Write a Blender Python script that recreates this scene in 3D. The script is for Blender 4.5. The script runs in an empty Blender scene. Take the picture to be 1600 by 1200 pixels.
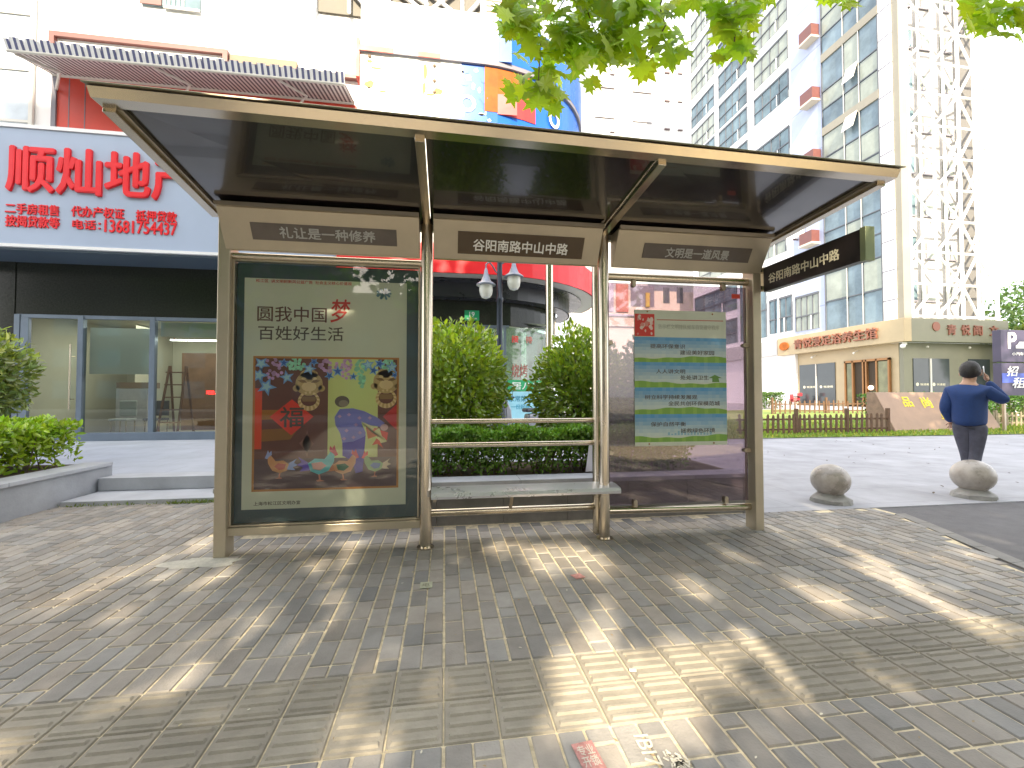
import bpy, bmesh, math, random
from mathutils import Vector, Matrix, noise
random.seed(7)
R = math.radians
sc = bpy.context.scene
COL = sc.collection

# ------------------------------------------------------------------ camera, world, sun, exposure
CAM_H, F_PX, YAW, PITCH = 1.35, 690.0, R(8.65), R(1.45)
cd = bpy.data.cameras.new("camera"); cam = bpy.data.objects.new("camera", cd); COL.objects.link(cam)
cd.sensor_width = 36.0; cd.lens = 36.0 * F_PX / 1600.0; cd.clip_start = 0.05; cd.clip_end = 2000
cam.location = (0, 0, CAM_H); cam.rotation_euler = (R(90) + PITCH, 0, -YAW)
sc.camera = cam
SUN_EL, SUN_AZ = R(33), R(9)        # light travels towards +Y, a little to +X
sd = bpy.data.lights.new("sun", 'SUN'); sun = bpy.data.objects.new("sun", sd); COL.objects.link(sun)
sd.energy = 5.0; sd.angle = R(0.6); sd.color = (1.0, 0.86, 0.64)
dv = Vector((math.sin(SUN_AZ) * math.cos(SUN_EL), math.cos(SUN_AZ) * math.cos(SUN_EL), -math.sin(SUN_EL)))
sun.rotation_euler = dv.to_track_quat('-Z', 'Y').to_euler()
sun.location = (0, -20, 30)
w = bpy.data.worlds.new("World"); sc.world = w; w.use_nodes = True
nt = w.node_tree; bg = nt.nodes['Background']
sky = nt.nodes.new('ShaderNodeTexSky'); sky.sky_type = 'NISHITA'; sky.sun_disc = False
sky.sun_elevation = SUN_EL; sky.sun_rotation = math.pi + SUN_AZ
sky.air_density = 1.2; sky.dust_density = 4.0; sky.ozone_density = 1.0
mx = nt.nodes.new('ShaderNodeMixRGB'); mx.inputs[0].default_value = 0.6
mx.inputs[2].default_value = (10.5, 10.6, 10.9, 1)       # thin bright white overcast veil in front of the blue
nt.links.new(sky.outputs[0], mx.inputs[1]); nt.links.new(mx.outputs[0], bg.inputs[0])
bg.inputs[1].default_value = 0.15
sc.view_settings.view_transform = 'Standard'; sc.view_settings.look = 'None'
sc.view_settings.exposure = 1.32; sc.view_settings.gamma = 1.0
sc.cycles.max_bounces = 8; sc.cycles.transparent_max_bounces = 24
sc.cycles.sample_clamp_indirect = 6.0
sc.cycles.use_denoising = True

# pixel of the photograph -> point on a plane of the place (used to read off real positions)
_f = Vector((math.sin(YAW) * math.cos(PITCH), math.cos(YAW) * math.cos(PITCH), math.sin(PITCH)))
_r = Vector((math.cos(YAW), -math.sin(YAW), 0)); _u = _r.cross(_f); _C = Vector((0, 0, CAM_H))
def ray(x, y): return _f + _r * ((x - 800) / F_PX) - _u * ((y - 600) / F_PX)
def gz(x, y, z=0.0): d = ray(x, y); return _C + d * ((z - CAM_H) / d.z)
def gy(x, y, Y): d = ray(x, y); return _C + d * (Y / d.y)
def gx(x, y, X): d = ray(x, y); return _C + d * (X / d.x)
def gd(x, y, D): return _C + ray(x, y) * D

# ------------------------------------------------------------------ materials
def mat(name, col, rough=0.6, metal=0.0, noise=None, bump=None, spec=0.5, coat=0.0, emit=None, attr=False, trans=0.0):
    m = bpy.data.materials.new(name); m.use_nodes = True
    n = m.node_tree.nodes; l = m.node_tree.links; b = n['Principled BSDF']
    b.inputs['Base Color'].default_value = (*col, 1); b.inputs['Roughness'].default_value = rough
    b.inputs['Metallic'].default_value = metal; b.inputs['Specular IOR Level'].default_value = spec
    b.inputs['Coat Weight'].default_value = coat
    if emit: b.inputs['Emission Color'].default_value = (*emit[0], 1); b.inputs['Emission Strength'].default_value = emit[1]
    tc = n.new('ShaderNodeTexCoord'); src = None
    if attr:
        a = n.new('ShaderNodeAttribute'); a.attribute_name = 'Col'; src = a.outputs['Color']
    if noise:
        sc_, amt = noise
        t = n.new('ShaderNodeTexNoise'); t.inputs['Scale'].default_value = sc_; t.inputs['Detail'].default_value = 7
        t.inputs['Roughness'].default_value = 0.62
        l.new(tc.outputs['Object'], t.inputs['Vector'])
        mr = n.new('ShaderNodeMapRange'); mr.inputs[1].default_value = 0.3; mr.inputs[2].default_value = 0.7
        mr.inputs[3].default_value = 1 - amt; mr.inputs[4].default_value = 1 + amt
        l.new(t.outputs['Fac'], mr.inputs[0])
        vm = n.new('ShaderNodeMixRGB'); vm.blend_type = 'MULTIPLY'; vm.inputs[0].default_value = 1
        if src: l.new(src, vm.inputs[1])
        else: vm.inputs[1].default_value = (*col, 1)
        l.new(mr.outputs[0], vm.inputs[2]); l.new(vm.outputs[0], b.inputs['Base Color'])
        rr = n.new('ShaderNodeMapRange'); rr.inputs[3].default_value = max(0.02, rough - 0.12); rr.inputs[4].default_value = min(1, rough + 0.1)
        l.new(t.outputs['Fac'], rr.inputs[0]); l.new(rr.outputs[0], b.inputs['Roughness'])
    elif src: l.new(src, b.inputs['Base Color'])
    if bump:
        t2 = n.new('ShaderNodeTexNoise'); t2.inputs['Scale'].default_value = bump[0]; t2.inputs['Detail'].default_value = 5
        l.new(tc.outputs['Object'], t2.inputs['Vector'])
        bp = n.new('ShaderNodeBump'); bp.inputs['Strength'].default_value = bump[1]; bp.inputs['Distance'].default_value = 0.01
        l.new(t2.outputs['Fac'], bp.inputs['Height']); l.new(bp.outputs[0], b.inputs['Normal'])
    if trans:   # leaves: light shows through
        tr = n.new('ShaderNodeBsdfTranslucent'); ms = n.new('ShaderNodeMixShader'); ms.inputs[0].default_value = trans
        if b.inputs['Base Color'].is_linked:
            g = n.new('ShaderNodeMixRGB'); g.blend_type = 'MULTIPLY'; g.inputs[0].default_value = 1
            l.new(b.inputs['Base Color'].links[0].from_socket, g.inputs[1]); g.inputs[2].default_value = (1.5, 1.6, 0.7, 1)
            l.new(g.outputs[0], tr.inputs[0])
        else: tr.inputs[0].default_value = (*col, 1)
        l.new(b.outputs[0], ms.inputs[1]); l.new(tr.outputs[0], ms.inputs[2])
        l.new(ms.outputs[0], n['Material Output'].inputs[0])
    return m

def tile_mat(name, c1, c2, joint, bw, bh, gap=0.01, rough=0.6, axes='XY', noise=0.15, offset=0.5):
    m = bpy.data.materials.new(name); m.use_nodes = True
    n = m.node_tree.nodes; l = m.node_tree.links; b = n['Principled BSDF']; b.inputs['Roughness'].default_value = rough
    tc = n.new('ShaderNodeTexCoord'); sp = n.new('ShaderNodeSeparateXYZ'); cb = n.new('ShaderNodeCombineXYZ')
    l.new(tc.outputs['Object'], sp.inputs[0])
    l.new(sp.outputs[axes[0]], cb.inputs[0]); l.new(sp.outputs[axes[1]], cb.inputs[1])
    br = n.new('ShaderNodeTexBrick'); br.offset = offset
    for k, v in (('Color1', c1), ('Color2', c2), ('Mortar', joint)): br.inputs[k].default_value = (*v, 1)
    br.inputs['Scale'].default_value = 1; br.inputs['Mortar Size'].default_value = gap
    br.inputs['Brick Width'].default_value = bw; br.inputs['Row Height'].default_value = bh
    l.new(cb.outputs[0], br.inputs['Vector'])
    t = n.new('ShaderNodeTexNoise'); t.inputs['Scale'].default_value = 1.3; t.inputs['Detail'].default_value = 8; t.inputs['Roughness'].default_value = .65
    l.new(tc.outputs['Object'], t.inputs['Vector'])
    mr = n.new('ShaderNodeMapRange'); mr.inputs[1].default_value = 0.3; mr.inputs[2].default_value = 0.7
    mr.inputs[3].default_value = 1 - noise; mr.inputs[4].default_value = 1 + noise; l.new(t.outputs['Fac'], mr.inputs[0])
    vm = n.new('ShaderNodeMixRGB'); vm.blend_type = 'MULTIPLY'; vm.inputs[0].default_value = 1
    l.new(br.outputs['Color'], vm.inputs[1]); l.new(mr.outputs[0], vm.inputs[2]); l.new(vm.outputs[0], b.inputs['Base Color'])
    bp = n.new('ShaderNodeBump'); bp.inputs['Strength'].default_value = 0.25; bp.inputs['Distance'].default_value = 0.01; bp.invert = True
    l.new(br.outputs['Fac'], bp.inputs['Height']); l.new(bp.outputs[0], b.inputs['Normal'])
    return m

def stripe_mat(name, c1, c2, axis, period, duty=0.5, rough=0.7):
    m = bpy.data.materials.new(name); m.use_nodes = True
    n = m.node_tree.nodes; l = m.node_tree.links; b = n['Principled BSDF']; b.inputs['Roughness'].default_value = rough
    tc = n.new('ShaderNodeTexCoord'); sp = n.new('ShaderNodeSeparateXYZ'); l.new(tc.outputs['Object'], sp.inputs[0])
    a = n.new('ShaderNodeMath'); a.operation = 'DIVIDE'; a.inputs[1].default_value = period; l.new(sp.outputs[axis], a.inputs[0])
    fr = n.new('ShaderNodeMath'); fr.operation = 'FRACT'; l.new(a.outputs[0], fr.inputs[0])
    g = n.new('ShaderNodeMath'); g.operation = 'GREATER_THAN'; g.inputs[1].default_value = duty; l.new(fr.outputs[0], g.inputs[0])
    mx = n.new('ShaderNodeMixRGB'); mx.inputs[1].default_value = (*c1, 1); mx.inputs[2].default_value = (*c2, 1)
    l.new(g.outputs[0], mx.inputs[0]); l.new(mx.outputs[0], b.inputs['Base Color'])
    return m

def glass_mat(name, tint=(0.9, 0.95, 0.93), rough=0.02, refl=0.06, milky=0.0, milk=(0.6, 0.55, 0.62)):
    m = bpy.data.materials.new(name); m.use_nodes = True
    n = m.node_tree.nodes; l = m.node_tree.links; n.remove(n['Principled BSDF'])
    tr = n.new('ShaderNodeBsdfTransparent'); tr.inputs[0].default_value = (*tint, 1)
    gl = n.new('ShaderNodeBsdfGlossy'); gl.inputs['Roughness'].default_value = rough; gl.inputs[0].default_value = (1, 1, 1, 1)
    fr = n.new('ShaderNodeFresnel'); fr.inputs[0].default_value = 1.5
    ad = n.new('ShaderNodeMath'); ad.operation = 'ADD'; ad.use_clamp = True; ad.inputs[1].default_value = refl; l.new(fr.outputs[0], ad.inputs[0])
    base = tr.outputs[0]
    if milky:
        df = n.new('ShaderNodeBsdfDiffuse'); df.inputs[0].default_value = (*milk, 1)
        t = n.new('ShaderNodeTexNoise'); t.inputs['Scale'].default_value = 3.0; t.inputs['Detail'].default_value = 8
        tc = n.new('ShaderNodeTexCoord'); l.new(tc.outputs['Object'], t.inputs['Vector'])
        mr = n.new('ShaderNodeMapRange'); mr.inputs[1].default_value = .3; mr.inputs[2].default_value = .75
        mr.inputs[3].default_value = milky * 0.6; mr.inputs[4].default_value = milky * 1.5; l.new(t.outputs['Fac'], mr.inputs[0])
        m2 = n.new('ShaderNodeMixShader'); l.new(mr.outputs[0], m2.inputs[0])
        l.new(tr.outputs[0], m2.inputs[1]); l.new(df.outputs[0], m2.inputs[2]); base = m2.outputs[0]
    ms = n.new('ShaderNodeMixShader'); l.new(ad.outputs[0], ms.inputs[0]); l.new(base, ms.inputs[1]); l.new(gl.outputs[0], ms.inputs[2])
    l.new(ms.outputs[0], n['Material Output'].inputs[0])
    return m

M = dict(
 steel=mat('steel', (.61, .54, .43), .24, 1.0, noise=(3, .05)),
 steel_dull=mat('steel_dull', (.46, .40, .31), .40, .9, noise=(4, .08)),
 champagne=mat('champagne_aluminium', (.48, .42, .32), .36, .6, noise=(5, .06)),
 seat=mat('bright_steel', (.74, .74, .80), .3, .55, noise=(3, .06)),
 roofdark=mat('dark_glossy_roof', (.009, .006, .007), .20, 0, noise=(2, .2), spec=1.0, coat=.6, bump=(1.0, .25)),
 nameplate=mat('brown_nameplate', (.085, .055, .028), .25, 0, noise=(4, .1)),
 nameplate_faded=mat('faded_nameplate', (.12, .10, .085), .22, 0, noise=(5, .15)),
 white=mat('white_lettering', (.82, .82, .78), .5),
 cream=mat('cream_lettering', (.75, .70, .52), .5),
 grey_letter=mat('grey_lettering', (.40, .40, .38), .5),
 black_board=mat('black_board', (.022, .017, .018), .35, 0, noise=(3, .2)),
 slate=mat('slate_backing', (.05, .085, .10), .45, 0, noise=(3, .1)),
 poster=mat('poster_paper', (.64, .67, .56), .6, 0, noise=(2, .04)),
 art=mat('printed_picture', (1, 1, 1), .6, attr=True),
 ink=mat('dark_ink', (.09, .07, .06), .6), ink_red=mat('red_ink', (.55, .05, .04), .6), ink_brown=mat('brown_ink', (.12, .05, .04), .6),
 red=mat('red_letter', (.75, .012, .02), .4, noise=(3, .06)), redpaint=mat('red_panel', (.62, .065, .04), .5, noise=(2, .08)),
 granite=mat('black_granite', (.024, .027, .021), .16, 0, noise=(25, .3), spec=.3),
 bluegrey=mat('blue_grey_panel', (.36, .43, .56), .4, 0, noise=(.6, .05)),
 slateblue=mat('slate_blue_soffit', (.085, .12, .16), .5, noise=(1, .08)),
 alu=mat('blue_grey_aluminium', (.16, .20, .25), .4, .4, noise=(4, .08)),
 whitewall=mat('white_cladding', (.80, .80, .80), .55, 0, noise=(.7, .05)),
 stone=mat('grey_stone', (.31, .32, .345), .7, 0, noise=(2.2, .18), bump=(40, .25)),
 stonecap=mat('grey_stone_cap', (.39, .40, .43), .6, 0, noise=(3, .14), bump=(40, .2)),
 wallstone=mat('planter_stone', (.19, .18, .165), .7, 0, noise=(5, .22), bump=(50, .25)),
 soil=mat('soil', (.10, .07, .045), .95, 0, noise=(20, .5), bump=(30, .8)),
 sand=mat('joint_sand', (.60, .51, .35), .95, 0, noise=(18, .35), bump=(80, .5)),
 brick=mat('paving_brick', (1, 1, 1), .72, 0, noise=(7, .16), bump=(90, .35), attr=True),
 asphalt=mat('asphalt', (.12, .115, .118), .85, 0, noise=(6, .2), bump=(150, .6)),
 brownletter=mat('brown_raised_letter', (.24, .09, .055), .5), concrete=mat('concrete', (.30, .29, .27), .8, 0, noise=(4, .22), bump=(40, .5)),
 polished=mat('worn_polished_stone', (.36, .32, .28), .3, 0, noise=(6, .3), bump=(20, .15)),
 iron=mat('dark_iron', (.035, .045, .065), .4, .3, noise=(8, .15)),
 ironlight=mat('grey_painted_metal', (.22, .24, .30), .4, .4, noise=(8, .1)),
 lampglass=mat('frosted_lamp_glass', (.70, .70, .62), .25, 0, noise=(8, .06)),
 bark=mat('bark', (.22, .19, .15), .85, 0, noise=(5, .4), bump=(12, .8)),
 leaf=mat('plane_leaf', (1, 1, 1), .45, 0, attr=True, trans=.5),
 bushleaf=mat('bush_leaf', (1, 1, 1), .24, 0, attr=True, trans=.28, spec=.8),
 twig=mat('twig', (.12, .08, .05), .9),
 grass=mat('grass', (1, 1, 1), .7, attr=True, trans=.3),
 lawn=mat('lawn_soil', (.17, .23, .05), .9, 0, noise=(3, .35), bump=(40, .8)),
 wood=mat('brown_stained_wood', (.12, .062, .032), .7, 0, noise=(9, .3), bump=(30, .4)),
 brownstone=mat('brown_monument_stone', (.36, .24, .165), .6, 0, noise=(2, .12), bump=(60, .2)),
 brownstone_d=mat('rough_brown_stone', (.25, .16, .11), .75, 0, noise=(5, .25), bump=(50, .4)),
 yellow=mat('yellow_lettering', (.85, .68, .03), .5),
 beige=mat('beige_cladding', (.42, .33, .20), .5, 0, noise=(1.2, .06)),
 beigegrey=mat('grey_beige_cladding', (.20, .195, .14), .55, 0, noise=(1.2, .08)),  # beigegrey: the beige cladding darkened to olive for the front's shade
 tower=mat('pale_tower_paint', (.62, .66, .80), .65, 0, noise=(.4, .05)),
 towerwhite=mat('white_tower_paint', (.82, .82, .83), .65, 0, noise=(.4, .04)),
 towerbeige=mat('tower_beige_stone', (.27, .25, .20), .6, 0, noise=(.6, .08)),
 frame=mat('dark_window_frame', (.10, .11, .13), .5),
 framelight=mat('light_window_frame', (.62, .60, .55), .5),
 shutter=mat('red_brown_metal', (.15, .055, .048), .5, noise=(3, .1)),
 pane=mat('tower_window_glass', (.13, .19, .22), .1, 0, noise=(.5, .5), spec=.25),
 paneblue=mat('blue_curtain_glass', (.17, .23, .27), .1, 0, noise=(.35, .45), spec=.25),
 panepale=mat('pale_blind_glass', (.30, .33, .29), .15, 0, noise=(.8, .2), spec=.25),
 darkglass=mat('dark_film_glass', (.055, .065, .07), .1, 0, noise=(.7, .1), spec=.7),
 bronze=mat('bronze_door_frame', (.30, .15, .06), .35, .5), inside=mat('dim_interior', (.05, .035, .02), .8),
 room=mat('room_wall', (.50, .50, .40), .8, 0, noise=(.8, .08)), roomfloor=mat('room_floor', (.35, .32, .27), .4),
 blind=mat('roller_blind', (.66, .72, .70), .7), tube=mat('lamp_tube', (1, 1, 1), .5, emit=((1, .98, .9), 6)),
 led=mat('led_red', (.8, .02, .02), .5, emit=((1, .02, .02), 2.5)), bulb=mat('bulb', (1, 1, 1), .4, emit=((1, .95, .8), 4)),
 brownwood=mat('brown_cabinet', (.13, .07, .035), .5, noise=(3, .2)),
 navy=mat('navy_knit', (.018, .048, .165), .85, 0, noise=(30, .12), bump=(220, .3)),
 trouser=mat('charcoal_trousers', (.085, .085, .115), .85, 0, noise=(14, .2), bump=(60, .2)),
 skin=mat('skin', (.52, .30, .20), .5), hair=mat('black_hair', (.018, .014, .012), .55, noise=(40, .4), bump=(90, .6)),
 shoe=mat('black_shoe', (.02, .02, .02), .4), phone=mat('phone', (.5, .5, .52), .2),
 rubber=mat('tyre', (.02, .02, .02), .8), scoot_red=mat('scooter_red', (.32, .03, .04), .25, coat=.6), scoot_dark=mat('scooter_dark', (.04, .035, .045), .3, coat=.4),
 green=mat('green_sign', (.02, .36, .14), .4), bluebill=mat('light_blue_bill', (.35, .68, .80), .5, noise=(3, .12)),
 board_blue=mat('billboard_blue', (.012, .11, .50), .3, noise=(.8, .05), spec=.3), white_and_glare=mat('billboard_white_and_glare', (.80, .80, .80), .45, noise=(1, .04)),
 board_orange=mat('billboard_orange', (.34, .10, .02), .6, noise=(2, .3), spec=.15), board_red=mat('billboard_red', (.40, .025, .025), .5, noise=(2, .2)),
 board_yellow=mat('billboard_ochre', (.50, .36, .10), .6, noise=(5, .3), spec=.15),
 greytrim=mat('grey_trim', (.20, .19, .22), .5), browntrim=mat('brown_recess', (.20, .14, .09), .6),
 soffit_d=mat('dark_soffit', (.035, .036, .042), .3, 0, noise=(1.5, .2)), soffit_l=mat('pale_soffit', (.42, .39, .35), .45, noise=(1, .05)),
 pboard=mat('purple_grey_sign', (.055, .045, .085), .4, noise=(2, .15)), pblue=mat('bright_blue_print', (.07, .11, .45), .4, noise=(2, .4)),
 litter=mat('white_paper', (.8, .8, .82), .7), pink=mat('faded_pink_sticker', (.46, .22, .20), .7, noise=(60, .35)),
 plate=mat('pale_ground_plate', (.42, .42, .30), .5, noise=(30, .2)), chalk=mat('white_ground_paint', (.55, .52, .44), .8, noise=(60, .2)),
 brickred=mat('far_red_wall', (.50, .20, .16), .7, noise=(1, .1)), farcream=mat('far_cream_wall', (.62, .56, .46), .7, noise=(.5, .08)),
 acrosswall=mat('dull_brown_wall', (.13, .115, .10), .8, noise=(.6, .1)), farwhite=mat('far_white_wall', (.46, .46, .46), .7), farlilac=mat('far_grey_wall', (.40, .38, .45), .7, noise=(.5, .1)),
 sticker=mat('pink_sticker', (.75, .25, .38), .5),
 glass=glass_mat('shop_glass', (.82, .90, .84), .02, .07),
 boxglass=glass_mat('light_box_glass', (.97, .99, .97), .015, .01),
 dirtyglass=glass_mat('tinted_shelter_glass', (.60, .53, .59), .03, .03, milky=.05, milk=(.55, .45, .55)),
 awning=stripe_mat('awning_stripes', (.66, .64, .62), (.12, .10, .11), 'X', 0.105, .5),
 valance=stripe_mat('valance_stripes', (.80, .80, .82), (.11, .12, .24), 'X', 0.13, .55),
 louvre=stripe_mat('louvre_slats', (.78, .77, .76), (.30, .14, .10), 'Z', 0.16, .6),
)
M['plaza'] = tile_mat('plaza_pavers', (.38, .40, .46), (.35, .37, .43), (.26, .27, .31), .9, .6, .006, .55, 'XY', .14)
M['plaza_right'] = tile_mat('right_plaza_pavers', (.34, .34, .365), (.31, .31, .335), (.23, .23, .25), 1.2, .8, .006, .65, 'XY', .22)
M['towerpanel'] = tile_mat('tower_panel', (.40, .45, .60), (.39, .44, .59), (.27, .31, .43), 9.0, 4.4, .05, .6, 'YZ', .05, 0)

# ------------------------------------------------------------------ mesh helpers
def tag(o, label=None, cat=None, group=None, kind=None):
    if label: o['label'] = label
    if cat: o['category'] = cat
    if group: o['group'] = group
    if kind: o['kind'] = kind
    return o
def thing(name, loc, label, cat, group=None):
    o = bpy.data.objects.new(name, None); COL.objects.link(o); o.location = loc; o.empty_display_size = .2
    return tag(o, label, cat, group)
def link(name, me, parent=None):
    o = bpy.data.objects.new(name, me); COL.objects.link(o)
    if parent is not None:
        o.parent = parent
        if parent.parent is None: o.matrix_parent_inverse = Matrix.Translation(-Vector(parent.location))
    return o
def copy_tree(o, parent=None):
    c = o.copy(); COL.objects.link(c)
    if parent is not None: c.parent = parent
    for ch in list(o.children): copy_tree(ch, c)
    return c

class MB:
    def __init__(s): s.v = []; s.f = []; s.c = []; s.cur = None
    def add(s, vs, fs):
        k = len(s.v); s.v += [tuple(v) for v in vs]
        for f in fs: s.f.append([k + i for i in f]); s.c.append(s.cur)
        return s
    def box(s, x0, y0, z0, x1, y1, z1):
        vs = [(x, y, z) for z in (z0, z1) for y in (y0, y1) for x in (x0, x1)]
        return s.add(vs, [(0, 2, 3, 1), (4, 5, 7, 6), (0, 1, 5, 4), (2, 6, 7, 3), (0, 4, 6, 2), (1, 3, 7, 5)])
    def bar(s, p, q, wd, ht, up=(0, 0, 1)):
        p, q = Vector(p), Vector(q); d = (q - p).normalized(); u = Vector(up)
        if abs(d.dot(u)) > .98: u = Vector((0, 1, 0))
        a = d.cross(u).normalized() * wd / 2; b = a.cross(d).normalized() * ht / 2
        vs = [e + i * a + j * b for e in (p, q) for i, j in ((-1, -1), (1, -1), (1, 1), (-1, 1))]
        return s.add(vs, [(0, 1, 2, 3), (7, 6, 5, 4), (0, 4, 5, 1), (1, 5, 6, 2), (2, 6, 7, 3), (3, 7, 4, 0)])
    def tube(s, p, q, r, r2=None, n=16, caps=True):
        p, q = Vector(p), Vector(q); r2 = r if r2 is None else r2; d = (q - p).normalized()
        a = d.orthogonal().normalized(); b = d.cross(a)
        vs = []
        for e, rr in ((p, r), (q, r2)):
            for i in range(n): t = 2 * math.pi * i / n; vs.append(e + (a * math.cos(t) + b * math.sin(t)) * rr)
        fs = [(i, (i + 1) % n, n + (i + 1) % n, n + i) for i in range(n)]
        if caps: fs += [tuple(reversed(range(n))), tuple(range(n, 2 * n))]
        return s.add(vs, fs)
    def path(s, pts, r, n=10):
        for a, b in zip(pts[:-1], pts[1:]): s.tube(a, b, r, n=n)
        for p in pts[1:-1]: s.ball(p, r * 1.0, 8, 6)
        return s
    def lathe(s, prof, c=(0, 0, 0), n=24, sx=1, sy=1):
        vs = []; c = Vector(c)
        for r, z in prof:
            for i in range(n): t = 2 * math.pi * i / n; vs.append(c + Vector((r * math.cos(t) * sx, r * math.sin(t) * sy, z)))
        m = len(prof); fs = [(k * n + i, k * n + (i + 1) % n, (k + 1) * n + (i + 1) % n, (k + 1) * n + i) for k in range(m - 1) for i in range(n)]
        fs += [tuple(reversed(range(n))), tuple(range((m - 1) * n, m * n))]
        return s.add(vs, fs)
    def ball(s, c, r, n=16, m=10, sx=1, sy=1, sz=1):
        prof = [(max(1e-4, r * math.sin(math.pi * k / m)), -r * math.cos(math.pi * k / m) * sz) for k in range(m + 1)]
        return s.lathe(prof, c, n, sx, sy)
    def prism(s, pts, vec):
        vec = Vector(vec); n = len(pts); vs = [Vector(p) for p in pts] + [Vector(p) + vec for p in pts]
        fs = [tuple(range(n)), tuple(reversed(range(n, 2 * n)))] + [(i, n + i, n + (i + 1) % n, (i + 1) % n) for i in range(n)]
        return s.add(vs, fs)
    def quad(s, a, b, c, d): return s.add([a, b, c, d], [(0, 1, 2, 3)])
    def mesh(s, name, smooth=False, fix=True):
        me = bpy.data.meshes.new(name); me.from_pydata(s.v, [], s.f); me.update()
        if any(c is not None for c in s.c):
            at = me.color_attributes.new('Col', 'FLOAT_COLOR', 'CORNER'); buf = []
            for f, c in zip(s.f, s.c): buf += list((*(c or (.5, .5, .5)), 1.0)) * len(f)
            at.data.foreach_set('color', buf)
        if fix:
            bm = bmesh.new(); bm.from_mesh(me); bmesh.ops.recalc_face_normals(bm, faces=bm.faces); bm.to_mesh(me); bm.free()
        if smooth:
            me.polygons.foreach_set('use_smooth', [True] * len(me.polygons)); me.set_sharp_from_angle(angle=R(38))
        return me
    def build(s, name, m, parent=None, smooth=False, bevel=0, fix=True):
        me = s.mesh(name, smooth, fix); me.materials.append(m); o = link(name, me, parent)
        if bevel:
            b = o.modifiers.new('bevel', 'BEVEL'); b.width = bevel; b.segments = 2; b.limit_method = 'ANGLE'
        return o

def bx(name, m, parent, *a, bevel=0): return MB().box(*a).build(name, m, parent, bevel=bevel)

def text(body, center, right, up, width, height, m, parent, name='lettering', bold=0.02, depth=0.004, shear=0):
    cu = bpy.data.curves.new('t', 'FONT'); cu.body = body; cu.size = 1; cu.offset = 0; cu.extrude = 0.5; cu.resolution_u = 3
    cu.shear = shear
    o = bpy.data.objects.new('t', cu); COL.objects.link(o); bpy.context.view_layer.update()
    me = bpy.data.meshes.new_from_object(o.evaluated_get(bpy.context.evaluated_depsgraph_get()))
    bpy.data.objects.remove(o); bpy.data.curves.remove(cu)
    xs = [v.co.x for v in me.vertices]; ys = [v.co.y for v in me.vertices]
    x0, x1, y0, y1 = min(xs), max(xs), min(ys), max(ys)
    rt, u_ = Vector(right).normalized(), Vector(up).normalized(); nn = rt.cross(u_); c = Vector(center)
    nl = body.count('\n') + 1; t = bold * .62 * height / nl
    V = [v.co.copy() for v in me.vertices]; F = [list(p.vertices) for p in me.polygons]; vs, fs = [], []
    for k, (ox, oy) in enumerate(((0, 0), (1, 0), (-1, 0), (0, 1), (0, -1), (.7, .7), (-.7, -.7), (.7, -.7), (-.7, .7)) if bold > 0 else ((0, 0),)):
        b0 = len(vs)
        for q in V:
            a = ((q.x - x0) / (x1 - x0) - .5) * (width - 2 * t) + ox * t; b = ((q.y - y0) / (y1 - y0) - .5) * (height - 2 * t) + oy * t
            vs.append(c + rt * a + u_ * b + nn * ((q.z + .5) * depth * (1 - .03 * k) + .00001 * k))
        fs += [[b0 + i for i in f] for f in F]
    me = bpy.data.meshes.new(name); me.from_pydata([tuple(v) for v in vs], [], fs); me.materials.append(m)
    return link(name, me, parent)

XR, ZU = (1, 0, 0), (0, 0, 1)

# ================================================================== GROUND
MB().quad((-300, -300, -.08), (300, -300, -.08), (300, 500, -.08), (-300, 500, -.08)).build('ground', M['concrete'], fix=False)['kind'] = 'structure'
tag(bx('road', M['asphalt'], None, -120, -16, -.3, 120, -3.2, -.06), kind='structure')
tag(bx('kerb', M['stonecap'], None, -60, -3.2, -.3, 60, -3.02, .004, bevel=.01), kind='structure')
KX, KY = 4.62, 4.62
# sand bed below the bricks
MB().prism([(-14, -3.0, -.007), (12, -3.0, -.007), (3.6, -.2, -.007), (3.95, 1.5, -.007), (4.45, 2.95, -.007), (5.12, 4.3, -.007), (5.12, KY, -.007), (3.4, KY, -.007), (3.4, 6.2, -.007), (-14, 6.2, -.007)], (0, 0, -.06)).build('sand_bed', M['sand'])['kind'] = 'structure'
def edge_x(y):      # right-hand border of the brick paving
    pts = [(-3, 3.2), (-.2, 3.65), (1.5, 4.0), (2.95, 4.5), (4.3, 5.05), (7, 5.1)]
    for (a, xa), (b, xb) in zip(pts[:-1], pts[1:]):
        if y <= b: return xa + (xb - xa) * (y - a) / (b - a)
    return 5.1
def chamfer_block(mb, x0, y0, x1, y1, z, col, ch=.005, dz=.006, tilt=0.0):
    mb.cur = col; t = lambda x, y: z + tilt * (x - x0)
    vs = [(x0, y0, z - dz - .002), (x1, y0, z - dz - .002), (x1, y1, z - dz - .002), (x0, y1, z - dz - .002),
          (x0 + ch, y0 + ch, t(x0, 0)), (x1 - ch, y0 + ch, t(x1, 0)), (x1 - ch, y1 - ch, t(x1, 0)), (x0 + ch, y1 - ch, t(x0, 0))]
    mb.add(vs, [(4, 5, 6, 7), (0, 1, 5, 4), (1, 2, 6, 5), (2, 3, 7, 6), (3, 0, 4, 7)])
bm_ = MB(); rnd = random.Random(3)
PW, PL, T0, T1 = .112, .228, 1.76, 2.26
ci = -42
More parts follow.
